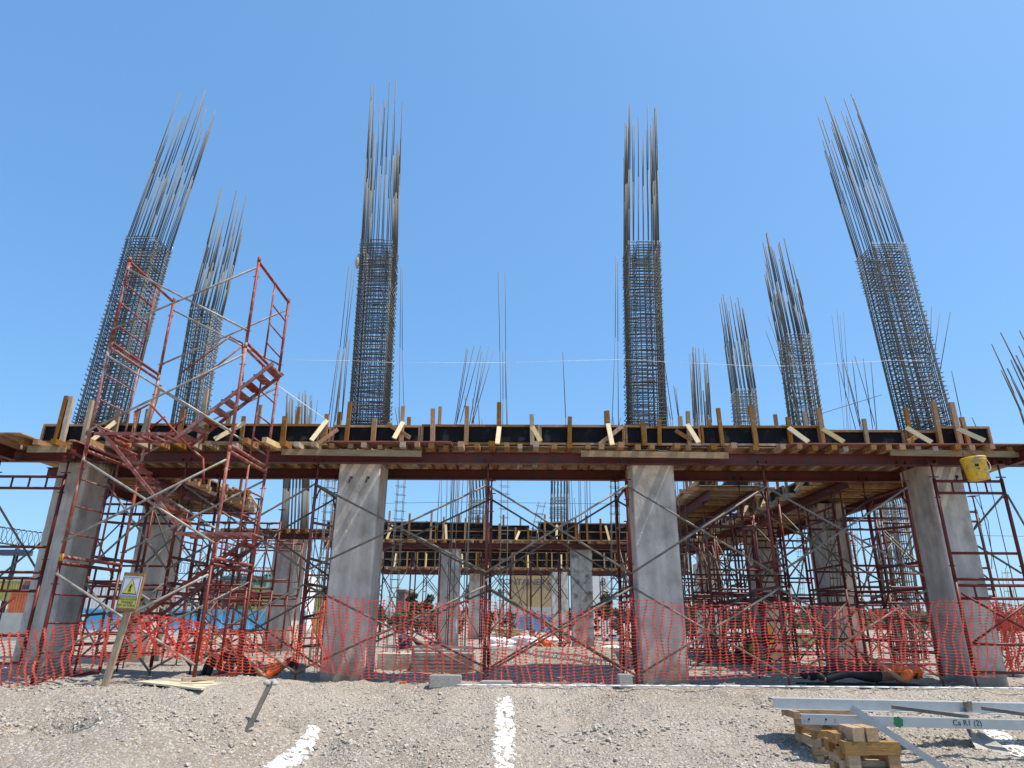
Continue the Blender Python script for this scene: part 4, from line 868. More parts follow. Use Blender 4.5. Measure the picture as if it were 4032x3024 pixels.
# shovel
a, c_, e_ = ong(3815, 2872), ong(3842, 2908), ong(3925, 2985)
SH = E('shovel', a, 'cement crusted shovel lying on the dirt under the nearer purlin', 'shovel')
M('handle', MB().path([a+V((-.06, .8, .06)), a+V((0, 0, .05)), c_+V((0, 0, .05))], .02, 8), 'wgrey', SH)
d = (e_-c_).normalized(); s = d.cross(V((0, 0, 1))).normalized(); up = V((0, 0, 1)); prof = [(0, .03, .07), (.12, .06, .09), (.3, .12, .06), (.5, .14, .05), (.62, .13, .035)]; vs = []
Ld = (e_-c_).length/.62
for (l, ww, hz) in prof:
    for k in (-1, -.5, 0, .5, 1): vs.append(c_+d*l*Ld+s*ww*k*1.15+up*(hz+.03*abs(k)-.02))
M('blade', MB().add(vs+[v-up*.012 for v in vs], [(r*5+i, r*5+i+1, r*5+i+6, r*5+i+5) for r in range(4) for i in range(4)]+[(25+r*5+i, 25+r*5+i+5, 25+r*5+i+6, 25+r*5+i+1) for r in range(4) for i in range(4)]), 'rag', SH)
# ------------------------------------------------------------------ lime marks
def patch(poly, lab, nm='lime_line', blobs=1):
    """poured powder: irregular low heap following the dirt"""
    P = [(ong(x, y), w_) for x, y, w_ in poly]; b = MB(); rows = []; n = 0
    for (p, w0), (q, w1) in zip(P, P[1:]):
        st = max(2, int((q-p).length/.018))
        for i in range(st):
            t = i/st; c_ = p.lerp(q, t); ww = w0+(w1-w0)*t; d = (q-p).normalized(); s = V((-d.y, d.x, 0)).normalized(); row = []
            for k in range(-8, 9):
                e = ww/2*1.1*(1+.5*noise.noise(V((n*.3, 1.0 if k > 0 else 9, 3)))+.3*noise.noise(V((n*.8, k > 0, 7)))); x = c_+s*e*k/8
                row.append((x.x, x.y, gzz(x.x, x.y)+(.012*(1-abs(k/8)**3)-.007)+.016*noise.noise(V((x.x*11, x.y*11, 2)))+.016*noise.noise(V((x.x*38, x.y*38, 2)))))
            rows.append(row); n += 1
    b.v = [p for r in rows for p in r]; b.f = [(j*17+i, j*17+i+1, j*17+i+18, j*17+i+17) for j in range(len(rows)-1) for i in range(16)]; b.sm = [True]*len(b.f)
    return M(nm, b, 'chalk', None, lab, 'lime line')
patch([(1987, 2752, .24), (1986, 2850, .24), (1990, 2895, .27), (1982, 2960, .23), (1990, 3060, .24)], 'straight white lime line on the dirt in the middle foreground')
patch([(1235, 2868, .16), (1225, 2905, .2), (1195, 2940, .24), (1140, 2975, .3), (1085, 3040, .3)], 'curved white lime patch on the dirt left of the straight line')
patch([(3900, 2862, .25), (3960, 2920, .34), (4060, 2990, .36)], 'white lime patch under the purlins at the right edge')
# ------------------------------------------------------------------ small things on the dirt
a, b_ = ong(972, 2882), at(1064, 2692, ong(972, 2882).y+.25)
SK = E('wooden_peg', a, 'grey wooden peg leaning in the dirt with a dusty rag on its top, left foreground', 'peg')
M('peg', MB().bar(a-(b_-a)*.15, b_, .055, .04, up=(0, 1, 0)), 'wdark', SK)
b = MB(); n = 10
for i in range(5):
    b.lathe([(0, -.03), (.035+.01*random.random(), -.018), (.045, 0), (.03, .022), (0, .03)], b_+V((-.05+.028*i, R2(-.02, .02), R2(-.01, .03))), 7)
M('rag', b, 'rag', SK)
B0, B1, B2, B3 = ong(530, 2706), ong(790, 2736), ong(1035, 2664), ong(850, 2655)
B2 = B1+(B2-B1).normalized()*min(2.6, (B2-B1).length); B3 = B0+(B2-B1)
zq = lambda p: V((p.x, p.y, gz(p.x, p.y)+.055))
Q = [zq(p) for p in (B0, B1, B2, B3)]
M('plywood_board', MB().add(Q+[q+V((0, 0, .022)) for q in Q], [(0, 1, 5, 4), (1, 2, 6, 5), (2, 3, 7, 6), (3, 0, 4, 7), (4, 5, 6, 7), (3, 2, 1, 0)]), 'plyw', None, 'sun bleached plywood board lying on the dirt under the stair scaffold leg', 'board')
for (x0, y0, x1, y1, l) in ((712, 2706, 845, 2700, 'first'), (790, 2672, 825, 2668, 'second')):
    p, q = zq(ong(x0, y0)), zq(ong(x1, y1)); M('wood_offcut', MB().bar(p+V((0, 0, .045)), q+V((0, 0, .045)), .1, .035), 'wgrey', None, ('longer' if l == 'first' else 'shorter')+' wooden offcut lying on the bleached plywood board', 'wood offcut')
def blockm(px, py, wd, hh_, dd, lab, rz=0, cat='concrete block'):
    p = ong(px, py); b = MB(); R = Matrix.Rotation(rz, 3, 'Z'); n = 5; c_ = p+V((0, dd/2, hh_/2-.01))
    b.box(c_, (wd, dd, hh_), R); b.box(c_, (wd-.03, dd+.012, hh_-.03), R); b.box(c_, (wd+.012, dd-.03, hh_-.03), R); b.box(c_, (wd-.03, dd-.03, hh_+.012), R)
    return M('concrete_block', b, 'block', None, lab, cat)
blockm(1750, 2708, .50, .185, .22, 'rough grey concrete block lying on the dirt at the middle of the net', .03)
blockm(1955, 2702, .5, .075, .25, 'flat dark concrete block under the net beside the central post'); blockm(2465, 2708, .22, .2, .2, 'concrete block at the foot of the smooth front column'); blockm(1165, 2655, .25, .2, .2, 'concrete block under the red leg beside the column with tie holes')
p = ong(1588, 2694); M('brick_piece', MB().box(p+V((0, 0, .02)), (.12, .08, .04), Matrix.Rotation(.2, 3, 'Z')), 'corg', None, 'small broken red brick piece on the dirt near the net', 'brick')
a, b_ = ong(1798, 2709), ong(4150, 2726); a.y = b_.y = (a.y+b_.y)/2-.1
pts = []
for i in range(41):
    t = i/40; x = a.x+(b_.x-a.x)*t; pt = ray(0, 0); y = ong(1798+(4150-1798)*t, 2709+17*t).y; pts.append((x if i == 0 else at(1798+(4150-1798)*t, 2709+17*t, y).x, y, gz(x, y)+.055))
M('white_pipe', MB().path(pts, .012, 8), 'string', None, 'long thin white pipe lying on the dirt along the foot of the net', 'pipe')
# footing walls and sacks behind the front row
a, b_ = at(1622, 2570, 15.2), at(1862, 2566, 15.2); FW = E('footing_wall', ((a.x+b_.x)/2, 15.4, 0), 'low rough concrete footing with board marks, behind the net left of the central post', 'footing')
b = MB().bb((a.x, 15.2, -.2), (b_.x, 16.2, a.z)); 
for i in range(7): b.bb((a.x-.006, 15.19, .02+i*.075), (b_.x+.006, 15.2, .02+i*.075+.05+R2(-.008, .008)))
M('concrete', b, 'conc2', FW)
a2 = at(1490, 2560, 15.9); M('footing_wall', MB().bb((a2.x, 15.85, -.2), (a.x-.02, 16.6, a.z-.05)), 'conc', None, 'shaded concrete footing set back beside the low rough footing', 'footing')
def sack(p, s, rz, lab):
    vs = []; fs = []; nu, nv = 12, 7
    for i in range(nv+1):
        v = -1+2*i/nv
        for j in range(nu):
            t = 2*pi*j/nu; r = sqrt(max(0, 1-abs(v)**3)); cx, cy = cos(t), sin(t); q = V((v*.5*s, abs(cx)**.8*(1 if cx > 0 else -1)*.24*s*(r*.8+.2*(abs(v) < .99)), .11*s*abs(cy)**.7*(1 if cy > 0 else -1)*r))
            q += V((0, 0, .02*noise.noise(q*9+p))); vs.append(Matrix.Rotation(rz, 3, 'Z') @ q+p)
    for i in range(nv):
        for j in range(nu): fs.append((i*nu+j, i*nu+(j+1) % nu, (i+1)*nu+(j+1) % nu, (i+1)*nu+j))
    M('sack', MB().add(vs, fs, True), 'white', None, lab, 'sack', 'white sacks heaped behind the net')
for k, (px, py) in enumerate(((1960, 2548), (1995, 2552), (1975, 2525), (2030, 2550), (2050, 2535), (2015, 2530), (2078, 2530), (2090, 2545), (1955, 2520), (2065, 2515), (2150, 2520), (2410, 2578))):
    p = at(px, py, 26.3+.5*(k % 3)); p.z = max(.1, p.z); sack(p, 1.0, R2(-.6, .6), 'white filled sack heaped behind the net, right of the central post' if k < 11 else 'white filled sack heaped behind the net, right of the central post')
# ------------------------------------------------------------------ strings
M('string_line', MB().path([tuple(at(*q, 12.7)) for q in ((1100, 1418), (1380, 1420), (1560, 1428), (1990, 1428), (2450, 1415), (2620, 1425), (2950, 1440), (3090, 1441), (3510, 1420), (3640, 1418))], .0035, 5), 'string', None, 'thin white string line stretched across the rebar cages against the sky', 'string')
M('string_line', MB().path([tuple(at(*q, 12.3)) for q in ((1040, 1480), (1280, 1650))], .008, 5), 'string', None, 'pale cord running from the stair scaffold down to the deck stake', 'string')
for (P_, y, lab) in (([(3836, 1950), (3890, 2050), (3905, 2180), (3905, 2240)], 12.6, 'thin black wire dangling beside the far right column'), ([(1490, 1982), (1800, 1977), (2500, 1985)], 24, 'thin cable crossing the sky gap of the middle bay'), ([(3830, 2108), (4060, 2112)], 20, 'thin cable in the sky gap at the right edge'), ([(2960, 1700), (3100, 1800 - 130), (3470, 1555)], 15, 'thin tie wire slanting up to the far right cage')):
    M('wire', MB().path([tuple(at(*q, y)) for q in P_], .007, 4), 'black', None, lab, 'wire')
M('plastic_bag', MB().lathe([(0, -.09), (.05, -.06), (.07, 0), (.04, .07), (.01, .1), (0, .1)], at(1085, 1500, 12.2), 7), 'white', None, 'white plastic bag snagged on the stair scaffold', 'bag')
M('plastic_scrap', MB().lathe([(0, -.2), (.04, -.12), (.06, 0), (.03, .15), (.0, .2)], at(1408, 1030, 12.8), 6), 'rag', None, 'pale plastic scrap snagged on the second rebar cage', 'plastic')
# ------------------------------------------------------------------ resting workers
def figure(name_label, loc, head_to, pose, shirt, pants, sc=1.0, cap='hair'):
    """head_to: angle of local +x (towards the head) in the ground plane"""
    o = E('person', loc, name_label, 'person', None); R = Matrix.Rotation(head_to, 3, 'Z')
    J = {k: R @ (V(v)*sc) for k, v in pose.items()}
    def skin(nm, chains, m, par, infl=0.):
        vid = {}; vs = []; rad = []; es = []
        for ch in chains:
            prev = None
            for (j, r) in ch:
                p = J[j] if isinstance(j, str) else j; key = tuple(round(c_, 4) for c_ in p)
                if key not in vid: vid[key] = len(vs); vs.append(p); rad.append((r+infl)*sc)
                if prev is not None and prev != vid[key]: es.append((prev, vid[key]))
                prev = vid[key]
        me = bpy.data.meshes.new(nm); me.from_pydata([tuple(v) for v in vs], es, []); ob = bpy.data.objects.new(nm, me); link(ob, par)
        ms = ob.modifiers.new('skin', 'SKIN'); sv = me.skin_vertices[0].data
        for i, r in enumerate(rad): sv[i].radius = (r, r); sv[i].use_root = (i == 0)
        sb = ob.modifiers.new('sub', 'SUBSURF'); sb.levels = 1; sb.render_levels = 2; me.materials.append(MT[m]); return ob
    ch = [[('pelvis', .12), ('waist', .11), ('chest', .135), ('neck', .055), ('head', .09), ('crown', .075)], [('head', .09), ('nose', .018)]]
    for s in 'lr':
        ch += [[('chest', .135), ('sh'+s, .065), ('el'+s, .045), ('wr'+s, .032), ('pm'+s, .036)], [('pelvis', .12), ('hp'+s, .09), ('kn'+s, .06), ('an'+s, .042), ('toe'+s, .035)]]
    ba = {}
    for s in 'lr':
        w_, pm = J['wr'+s], J['pm'+s]; d = (pm-w_).normalized(); side = d.cross(V((0, 0, 1))); side = side.normalized() if side.length > .1 else V((1, 0, 0))
        for k, (off, L) in enumerate(((-.026, .062), (-.009, .075), (.009, .07), (.026, .055))):
            b0 = pm+side*off*sc; m1 = b0+(d+V((0, 0, -.15))).normalized()*L*.55*sc; m2 = m1+(d+V((0, 0, -.7))).normalized()*L*.5*sc
            ch.append([('pm'+s, .036), (b0, .012), (m1, .009), (m2, .008)])
        ch.append([('pm'+s, .036), (pm-d*.02*sc+side*.045*sc, .011), (pm+d*.03*sc+side*.06*sc, .009)])
    bd = skin('body', ch, 'skin', o)
    skin('shirt', [[('waist', .125), ('chest', .15), ('collar', .07)]]+[[('chest', .15), ('sh'+s, .078), ('el'+s, .058)] for s in 'lr'], shirt, o)
    skin('trousers', [[('waist', .125), ('pelvis', .135)]]+[[('pelvis', .135), ('hp'+s, .102), ('kn'+s, .073), ('an'+s, .058)] for s in 'lr'], pants, o)
    for s in 'lr': skin('boot', [[('an'+s, .058), ('toe'+s, .045)]], 'black', o)
    h = J['head']; cr = J['crown']; d = (cr-h).normalized(); b = MB(); c_ = h+d*.045*sc; Rh = d.to_track_quat('Z', 'Y').to_matrix()
    b.lathe([(0, .085*sc), (.05*sc, .075*sc), (.088*sc, .035*sc), (.097*sc, -.01*sc), (.09*sc, -.03*sc)], c_+V(loc), 14, Rh); M('hair' if cap == 'hair' else 'cap', b, cap, o)
    return o
def mk(pelvis, waist, chest, neck, head, crown, nose, kn, an, toe, el, wr):
    d = dict(pelvis=pelvis, waist=waist, chest=chest, neck=neck, head=head, crown=crown, nose=nose); c_ = V(chest).lerp(V(neck), .75); d['collar'] = tuple(c_)
    for s, g_ in (('l', 1), ('r', -1)):
        f = .0 if s == 'l' else 1.
        sp_ = V(chest).lerp(V(neck), .45); d['sh'+s] = (sp_.x, g_*.19, sp_.z); d['hp'+s] = (pelvis[0]-.02, g_*.1, pelvis[2])
        d['kn'+s] = (kn[0]+f*.06, g_*.13, kn[2]-f*.03); d['an'+s] = (an[0]+f*.08, g_*.14, an[2]); d['toe'+s] = (toe[0]+f*.08, g_*.16, toe[2])
        d['el'+s] = (el[0], g_*.27, el[2]); d['wr'+s] = (wr[0], g_*.2, wr[2]); w_ = V(wr); e_ = V(el); dd = (V((wr[0], g_*.2, wr[2]))-V((el[0], g_*.27, el[2]))).normalized()*.07; d['pm'+s] = (wr[0]+dd.x, g_*.2+dd.y, wr[2]+dd.z)
    return d
RECL = mk((0, 0, .14), (.18, 0, .16), (.4, 0, .21), (.52, 0, .25), (.6, 0, .28), (.69, 0, .33), (.57, 0, .38), (-.36, 0, .43), (-.58, 0, .08), (-.72, 0, .05), (.3, 0, .08), (.06, 0, .26))
SIT = mk((0, 0, .12), (.04, 0, .27), (.0, 0, .5), (-.06, 0, .64), (-.1, 0, .73), (-.1, 0, .83), (-.2, 0, .72), (-.4, 0, .45), (-.5, 0, .07), (-.64, 0, .05), (-.2, 0, .38), (-.38, 0, .5))
LIE = mk((0, 0, .13), (.2, 0, .14), (.42, 0, .17), (.56, 0, .16), (.66, 0, .16), (.76, 0, .16), (.66, 0, .28), (-.42, 0, .2), (-.82, 0, .07), (-.9, 0, .15), (.3, 0, .07), (.08, 0, .26))
def wk(px, y, z=0.): p = at(px, 2600, y); return V((p.x, y, z))
figure('worker in dark clothes with knees up behind the sagging net at the left', wk(905, 13.0), .5, SIT, 'dark', 'dark', .82)
W2_ = figure('resting worker in an orange vest reclining behind the sagging net at the left', wk(1000, 12.7), .1, RECL, 'hivis', 'dark', 1.0, 'dark')
figure('worker lying on his back in orange and dark clothes under the net at the right', wk(3410, 12.75, .04), .1, LIE, 'hivis', 'dark', 1.25, 'hivis')
p = wk(3430, 12.75, .0); M('dark_mat', MB().box(p+V((-.2, 0, .02)), (2.0, .9, .04), Matrix.Rotation(.12, 3, 'Z')), 'dark', None, 'dark mat on the ground under the lying worker at the right', 'mat')
figure('worker seated in navy clothes behind the low footing, left of the inner column', wk(1575, 26.6), 2.9, SIT, 'navy', 'navy', .85)
figure('worker lying in dark clothes between the seated navy worker and the inner column', wk(1655, 26.8), .1, RECL, 'dark', 'dark', 1.05)
figure('dark clothed worker seated beside the white sacks', wk(2110, 26.5), 0, SIT, 'dark', 'dark', .9)
figure('worker reclining with an orange garment, right of the white sacks', wk(2165, 26.4), .1, RECL, 'dark', 'hivis', 1.1)
figure('worker reclining in dark clothes in the shade of the right wing', wk(2860, 19.4), .15, RECL, 'dark', 'dark', 1.05)
figure('worker in a lime striped shirt resting in the shade of the right wing', wk(2960, 19.2), .2, SIT, 'lime', 'dark', .85)
# ------------------------------------------------------------------ beyond the site
YW = 50.
def bx(px0, px1, y0, y1, zb, pyt): 
    a, b_ = at(px0, 2400, y0), at(px1, 2400, y0); zt = at((px0+px1)/2, pyt, y0).z; return (a.x, y0, zb), (b_.x, y1, zt)
for (p0, p1, n, lab) in ((330, 1200, 8, 'long low blue painted yard wall behind the building site, at the left'), (2040, 2205, 3, 'short stretch of low blue wall in front of the beige building')):
    a, b_ = bx(p0, p1, YW, YW+.2, -.1, 2405 if p0 < 1000 else 2428)
    BW = E('yard_wall', ((a[0]+b_[0])/2, YW, 0), lab, 'wall')
    M('wall', MB().bb(a, b_), 'blue', BW)
    for i in range(n+1):
        x = a[0]+(b_[0]-a[0])*i/n; M('pilaster', MB().bb((x-.15, YW-.12, -.1), (x+.15, YW-.003, b_[2]+.02)), 'blue', BW)
    M('coping', MB().bb((a[0], YW-.1, b_[2]+.021), (b_[0], YW+.3, b_[2]+.1)), 'blue', BW)
    M('plinth', MB().bb((a[0], YW-.3, -.1), (b_[0], YW-.125, .28)), 'white', BW)
a, b_ = bx(-400, 330, 33, 33.3, -.1, 2412); M('block_wall', MB().bb(a, b_), 'wallb', None, 'pale concrete block wall at the left edge, beyond the far left column', 'wall')
def container(px0, px1, pyt, y, m, lab, zb=0., doors=False):
    a, b_ = bx(px0, px1, y, y+2.5, zb, pyt); o = E('shipping_container', ((a[0]+b_[0])/2, y+1.2, zb), lab, 'container')
    b = MB(); n = max(4, int((b_[0]-a[0])/.28)); h = b_[2]; vs = []; W = b_[0]-a[0]
    b.bb((a[0], y+.06, zb), (b_[0], b_[1], h))
    for i in range(n): b.bb((a[0]+W*(i+.12)/n, y+.02, zb+.15), (a[0]+W*(i+.62)/n, y+.06, h-.12))
    M('corrugated_side', b, m, o); b = MB()
    b.bb((a[0]-.01, y, h-.12), (b_[0]+.01, y+.06, h+.01)).bb((a[0]-.01, y, zb), (b_[0]+.01, y+.06, zb+.15))
    for x in (a[0]-.01, b_[0]-.11): b.bb((x, y-.004, zb), (x+.12, y+.06, h))
    M('corner_frame', b, m, o)
    return o
container(318, 470, 2296, 58, 'cwht', 'white container behind the blue wall, left of the warning sign'); container(640, 762, 2300, 58, 'cwht', 'white container with vents behind the blue wall, right of the warning sign')
container(768, 862, 2288, 59, 'cbrn', 'brown container behind the blue wall'); container(862, 918, 2292, 59.5, 'cbrn', 'dark narrow brown container end beside the green one'); container(918, 985, 2302, 58, 'cgrn', 'green corrugated container behind the blue wall'); container(986, 1135, 2312, 57.5, 'cyel', 'mustard yellow container behind the blue wall, left of the sunlit column')
container(1240, 1330, 2320, 58, 'cyel', 'mustard yellow container seen between the red posts left of the front column'); container(858, 1035, 2268, 68, 'teal', 'teal container stacked high behind the green one')
container(-60, 70, 2284, 75, 'cyel', 'yellow container in the far stack at the left edge', zb=2.8); container(68, 98, 2284, 74, 'corg', 'orange container top in the far stack at the left edge', zb=4.2); container(66, 150, 2302, 73.5, 'cblu', 'navy container in the far stack at the left edge', zb=2.6); container(28, 160, 2332, 73, 'corg', 'rust orange container low in the far stack at the left edge')
def building(px0, px1, pyt, y, dp, m, lab, wins=()):
    a, b_ = bx(px0, px1, y, y+dp, 0, pyt); o = E('building', ((a[0]+b_[0])/2, y, 0), lab, 'building'); M('walls', MB().bb(a, b_), m, o)
    M('parapet', MB().bb((a[0]-.1, y-.1, b_[2]), (b_[0]+.1, y+dp+.1, b_[2]+.25)), m, o)
    for (x0, x1, y0, y1) in wins:
        p, q = at(x0, y0, y), at(x1, y1, y); M('window', MB().bb((p.x, y-.05, p.z), (q.x, y-.003, q.z)), 'tint', o)
    return o
building(1030, 1130, 2246, 80, 12, 'white', 'white flat roofed building beyond the containers, left of the sunlit column', [(1042, 1052, 2262, 2278), (1060, 1070, 2262, 2278)])
BG_ = building(2006, 2192, 2190, 85, 15, 'beige', 'beige building with dark lettering seen through the middle bay')
p = at(2098, 2293, 84.95); text('CONTAINER CARE', 1.02, p-BG_.location+V((0, 0, 0)), (pi/2, 0, 0), 'cblu', BG_, 'lettering', .02)
a, b_ = at(2006, 2390, 84.9), at(2192, 2440, 84.9); M('pale_base', MB().bb((a.x, 84.9, 0), (b_.x, 84.995, a.z)), 'wallb', BG_)
TW = building(2334, 2402, 2180, 95, 8, 'cwht', 'pale grey tall building with a dark blue letter, right of the cracked column'); p = at(2376, 2292, 94.95); text('B', 1.3, p-TW.location, (pi/2, 0, 0), 'cblu', TW, 'lettering', .02)
building(1560, 1590, 2330, 75, 6, 'cbrn', 'small brick red house behind the inner deck, left of the trees')
# wire coils and fences
def coil(pts, r, lab, y, turns, post=()):
    P = [at(*q, y) for q in pts]; o = E('razor_wire', (P[0].x, y, P[0].z), lab, 'razor wire'); b = MB(); N = turns*14; L = len(P)-1; Q = []
    for i in range(N+1):
        t = i/N*L; k = min(L-1, int(t)); c_ = P[k].lerp(P[k+1], t-k); a_ = i/14*2*pi; Q.append(c_+V((r*.35*cos(a_), r*.6*cos(a_), r*sin(a_))))
    b.path(Q, r*.035, 4); M('coil', b, 'black', o)
    b = MB()
    for s in (-1, 1): b.path([p+V((0, 0, s*r*.9)) for p in P], r*.04, 4)
    M('line_wire', b, 'black', o); b = MB()
    for x in post: p = at(*x, y); b.tube((p.x, y, 0), (p.x, y, p.z), r*.09, 6)
    if post: M('post', b, 'black', o)
coil([(-60, 2100), (0, 2106), (80, 2118), (170, 2130), (240, 2138)], .32, 'razor wire coil against the sky at the left edge', 26, 16, ((75, 2140),)); coil([(640, 2232), (760, 2240)], .42, 'razor wire coil seen between the stair scaffold legs', 51, 8, ((700, 2232),)); coil([(800, 2252), (940, 2258), (1100, 2262)], .5, 'razor wire coil along the yard wall above the green container', 52, 22, ((800, 2252), (950, 2260), (1100, 2262)))
p = at(45, 2260, 90); q = at(68, 2160, 90); o = E('light_mast', (p.x, 90, 0), 'dark yard mast with a wide flat canopy at the left edge', 'mast'); M('pole', MB().tube((p.x, 90, 0), (p.x, 90, q.z), .3, 8), 'black', o)
a, b_ = at(-10, 2186, 90), at(112, 2166, 90); M('canopy', MB().bb((a.x, 89.5, a.z), (b_.x, 91, b_.z)), 'cblu', o)
p = at(975, 1975, 120); o = E('high_mast_light', (p.x, 120, 0), 'distant high mast floodlight ring seen right of the stair scaffold', 'lamp'); M('mast', MB().tube((p.x, 120, 0), (p.x, 120, p.z), .16, 8, .1), 'galv', o); b = MB()
for i in range(8): b.box((p.x+1.0*cos(i*pi/4), 120+1.0*sin(i*pi/4), p.z-.4), (.5, .4, .5)); b.tube((p.x, 120, p.z), (p.x+1.0*cos(i*pi/4), 120+1.0*sin(i*pi/4), p.z), .06, 5)
M('lamp_head', b, 'galv', o)
# trees
def tree(px, pyt, y, wpx, lab, kind='round', n=900, m='leaf', ls=.22):
    p = at(px, 2450, y); zt = at(px, pyt, y).z; R = wpx/2/FPX*y*.97; o = E('tree', (p.x, y, 0), lab, 'tree', None); rnd = random.Random(int(px))
    b = MB().tube((p.x, y, 0), (p.x, y, zt*.55), R*.09, 7, R*.05); cl = []
    for i in range(9):
        a_ = rnd.uniform(0, 6.28); rr = rnd.uniform(.3, .85)*R; c_ = V((p.x+rr*cos(a_), y+rr*sin(a_), zt*rnd.uniform(.42 if zt > 3.2 else .15, .88))); cl.append((c_, R*rnd.uniform(.28, .5))); b.tube((p.x, y, zt*.35), c_, R*.04, 5, R*.015)
    M('trunk', b, 'bark', o); b = MB()
    if kind == 'palm':
        for i in range(46):
            a_ = rnd.uniform(0, 6.28); e_ = rnd.uniform(-.3, 1.3); L = R*rnd.uniform(.8, 1.2); d = V((cos(a_)*cos(e_), sin(a_)*cos(e_), sin(e_))); c0 = V((p.x, y, zt-R*.9)); s = d.cross(V((0, 0, 1))).normalized()*.07*R; m1 = c0+d*L*.6; m2 = c0+d*L+V((0, 0, -.12*L))
            b.add([c0-s*.5, c0+s*.5, m1+s, m1-s, m2], [(0, 1, 2, 3), (3, 2, 4)])
    else:
        cl.append((V((p.x, y, zt-R*.35)), R*.4))
        for i in range(n):
            c_, rr = cl[rnd.randrange(len(cl))]; d = V((rnd.gauss(0, 1), rnd.gauss(0, 1), rnd.gauss(0, .8))).normalized()*rr*rnd.uniform(.35, 1.08); q = c_+d; u = V((rnd.gauss(0, 1), rnd.gauss(0, 1), rnd.gauss(0, 1))).normalized(); v = u.cross(V((rnd.gauss(0, 1), .3, rnd.gauss(0, 1)))).normalized(); s = ls*rnd.uniform(.6, 1.5)
            b.add([q+u*s, q+v*s*.5, q-u*s, q-v*s*.5], [(0, 1, 2, 3)])
    M('crown', b, m, o); return o
tree(1625, 2335, 66, 70, 'bushy dark tree beyond the inner deck, left of the smooth inner column'); tree(1690, 2345, 62, 70, 'second bushy tree beyond the inner deck, next to the smooth inner column'); tree(1850, 2300, 70, 60, 'tall narrow tree between the inner columns left of the central post', n=700); tree(1965, 2315, 58, 70, 'spiky palm just right of the central post', 'palm'); tree(2390, 2335, 60, 75, 'green pointed tree in front of the pale grey tall building'); tree(2430, 2400, 55, 60, 'dry brownish bush right of the pointed tree', m='leaf2', n=600); tree(2795, 2405, 55, 50, 'dark tree seen past the smooth front column on its right'); tree(1720, 2420, 55, 90, 'low dry shrub below the bushy trees', m='leaf2', n=600)
for k_, (px, pyt, w_) in enumerate(((1260, 2400, 90), (1345, 2415, 80), (1500, 2385, 90), (1560, 2410, 80), (1790, 2405, 90), (1905, 2400, 80), (2010, 2410, 70), (2255, 2400, 80), (2320, 2415, 70), (2470, 2395, 90), (2540, 2405, 90), (2630, 2395, 100), (2720, 2410, 90), (1640, 2405, 90))):
    tree(px, pyt, 62+3*(k_ % 4), w_, 'low dusty bush in the thicket beyond the site, seen through the net', m='leaf2' if k_ % 3 else 'leaf', n=420, ls=.2)['group'] = 'dusty bushes beyond the site'
# far wood on the right and low hills
b = MB(); rnd = random.Random(5)
for i in range(5200):
    px = rnd.uniform(2700, 4300); y = rnd.uniform(150, 190); p = at(px, 2450, y); zt = max(1, at(px, 2412+14*noise.noise(V((px*.012, 0, 1)))+8*noise.noise(V((px*.05, 0, 3))), 170).z); q = V((p.x, y, zt*rnd.random()**.7)); s = rnd.uniform(.4, 1.0); u = V((rnd.gauss(0, 1), rnd.gauss(0, 1), rnd.gauss(0, 1))).normalized(); v = u.cross(V((.2, 1, rnd.gauss(0, 1)))).normalized()
    b.add([q+u*s, q+v*s*.6, q-u*s, q-v*s*.6], [(0, 1, 2, 3)])
M('far_wood', b, 'leaf', kind='stuff')
b = MB(); hx = [-1500+i*60 for i in range(51)]
vs = [];
for x in hx: vs += [(x, 1500, -2), (x, 1700, 24+16*noise.noise(V((x*.003, 1, 2)))+6*noise.noise(V((x*.012, 1, 2)))), (x, 2400, -2)]
b.add(vs, [(3*i+k, 3*i+3+k, 3*i+4+k, 3*i+1+k) for i in range(50) for k in (0, 1)], True); M('hills', b, 'hill', kind='structure')
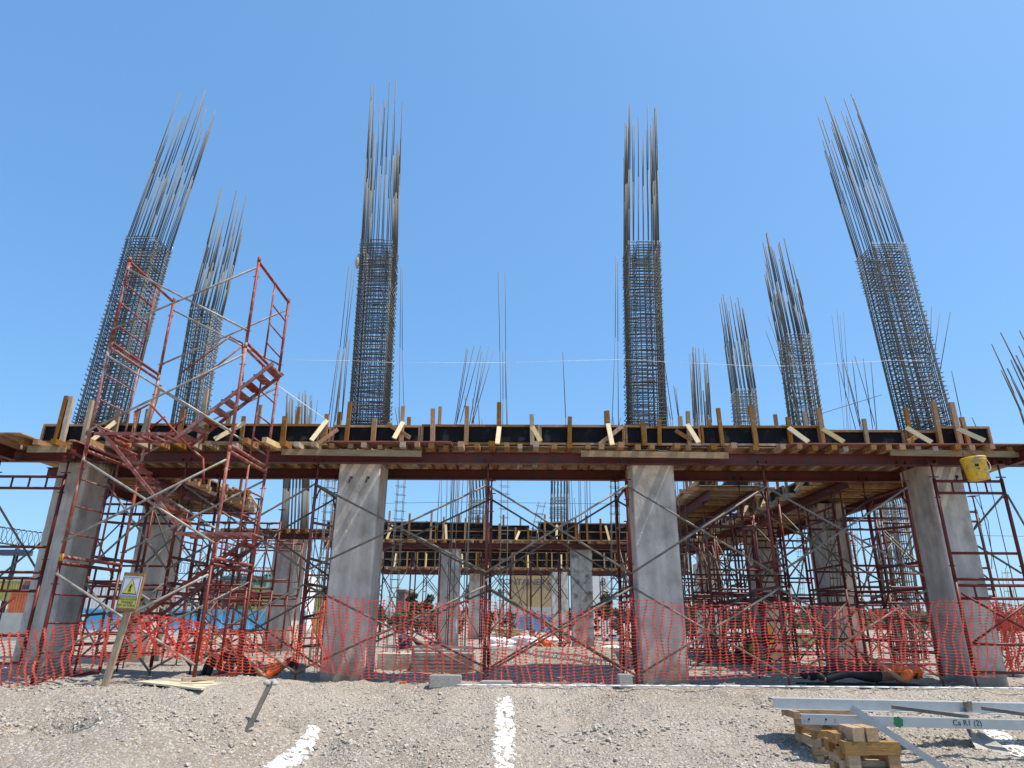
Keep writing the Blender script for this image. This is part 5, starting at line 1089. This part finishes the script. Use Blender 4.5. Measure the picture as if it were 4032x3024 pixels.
# vehicles
def car(px, py, y, wpx, m, lab, van=False):
    p = at(px, py, y); L = wpx/FPX*y*.95; s = L/4.4; o = E('parked_truck' if van else 'parked_car', (p.x, y, 0), lab, 'truck' if van else 'car')
    prof = [(-2.2, .35), (2.2, .35), (2.2, .85), (1.3, .98), (.7, 1.5), (-1.2, 1.52), (-2.0, 1.05), (-2.2, .95)] if not van else [(-2.2, .5), (2.2, .5), (2.2, 1.3), (1.9, 2.4), (.4, 2.5), (.3, 2.1), (-2.2, 2.2)]
    hw = .85*s; n = len(prof); vs = [(p.x+x*s, y-hw, z*s) for x, z in prof]+[(p.x+x*s, y+hw, z*s) for x, z in prof]
    M('body', MB().add(vs, [tuple(range(n))[::1], tuple(range(2*n-1, n-1, -1))]+[(i, n+i, n+(i+1) % n, (i+1) % n) for i in range(n)]), m, o)
    for (x0, x1, z0, z1) in (((-1.1, -.2, 1.02, 1.42), (-.1, .75, 1.02, 1.42)) if not van else ((.6, 1.7, 1.5, 2.2),)): M('window', MB().bb((p.x+x0*s, y-hw-.02, z0*s), (p.x+x1*s, y-hw-.003, z1*s)), 'tint', o)
    for x in (-1.4, 1.4):
        M('wheel', MB().tube((p.x+x*s, y-hw-.03, .34*s), (p.x+x*s, y-hw+.2, .34*s), .34*s, 14).tube((p.x+x*s, y+hw-.2, .34*s), (p.x+x*s, y+hw+.03, .34*s), .34*s, 14), 'black', o)
    M('headlight', MB().bb((p.x+2.15*s, y-hw+.05, .7*s), (p.x+2.21*s, y-hw+.35, .85*s)), 'white', o)
car(2412, 2490, 42, 75, 'cwht', 'white car parked beyond the site, right of the cracked inner column'); car(2355, 2470, 46, 55, 'cwht', 'second white car half behind the cracked inner column'); car(3205, 2520, 33, 110, 'cyel', 'cream truck parked behind the second wing column', True)
# timber stock and spoil in the middle distance
a = at(1960, 2500, 35); o = E('lumber_pile', (a.x, 35, 0), 'heap of sawn lumber in the sun right of the central post', 'lumber')
for i in range(22): M('board', MB().bar((a.x+R2(-1, .2), 35+R2(-.6, .6), .1+i*.035), (a.x+R2(.6, 1.6), 35+R2(-.6, .6), .05+i*.03+R2(-.1, .1)), .15, .04), 'wnew' if i % 3 else 'crib', o)
for (px, y, w_, h_, lab) in ((1600, 38, 3.2, .5, 'pale spoil heap behind the navy clothed worker'), (2100, 40, 4, .6, 'pale spoil heap behind the white sacks'), (3000, 30, 2.5, .7, 'spoil heap in the right wing'), (3420, 28, 3, .5, 'sunlit spoil heap near the right end')):
    p = at(px, 2500, y); vs = []; b = MB()
    for i in range(11):
        for j in range(9): u, v = i/10*2-1, j/8*2-1; e = max(0, 1-u*u-v*v); vs.append((p.x+u*w_/2, y+v*w_/3, e*h_*(1+.4*noise.noise(V((u*3, v*3, px))))-.05))
    b.add(vs, [(i*9+j, i*9+9+j, i*9+10+j, i*9+j+1) for i in range(10) for j in range(8)], True); M('spoil_heap', b, 'ground', None, lab, 'spoil heap')
bpy.context.view_layer.update()
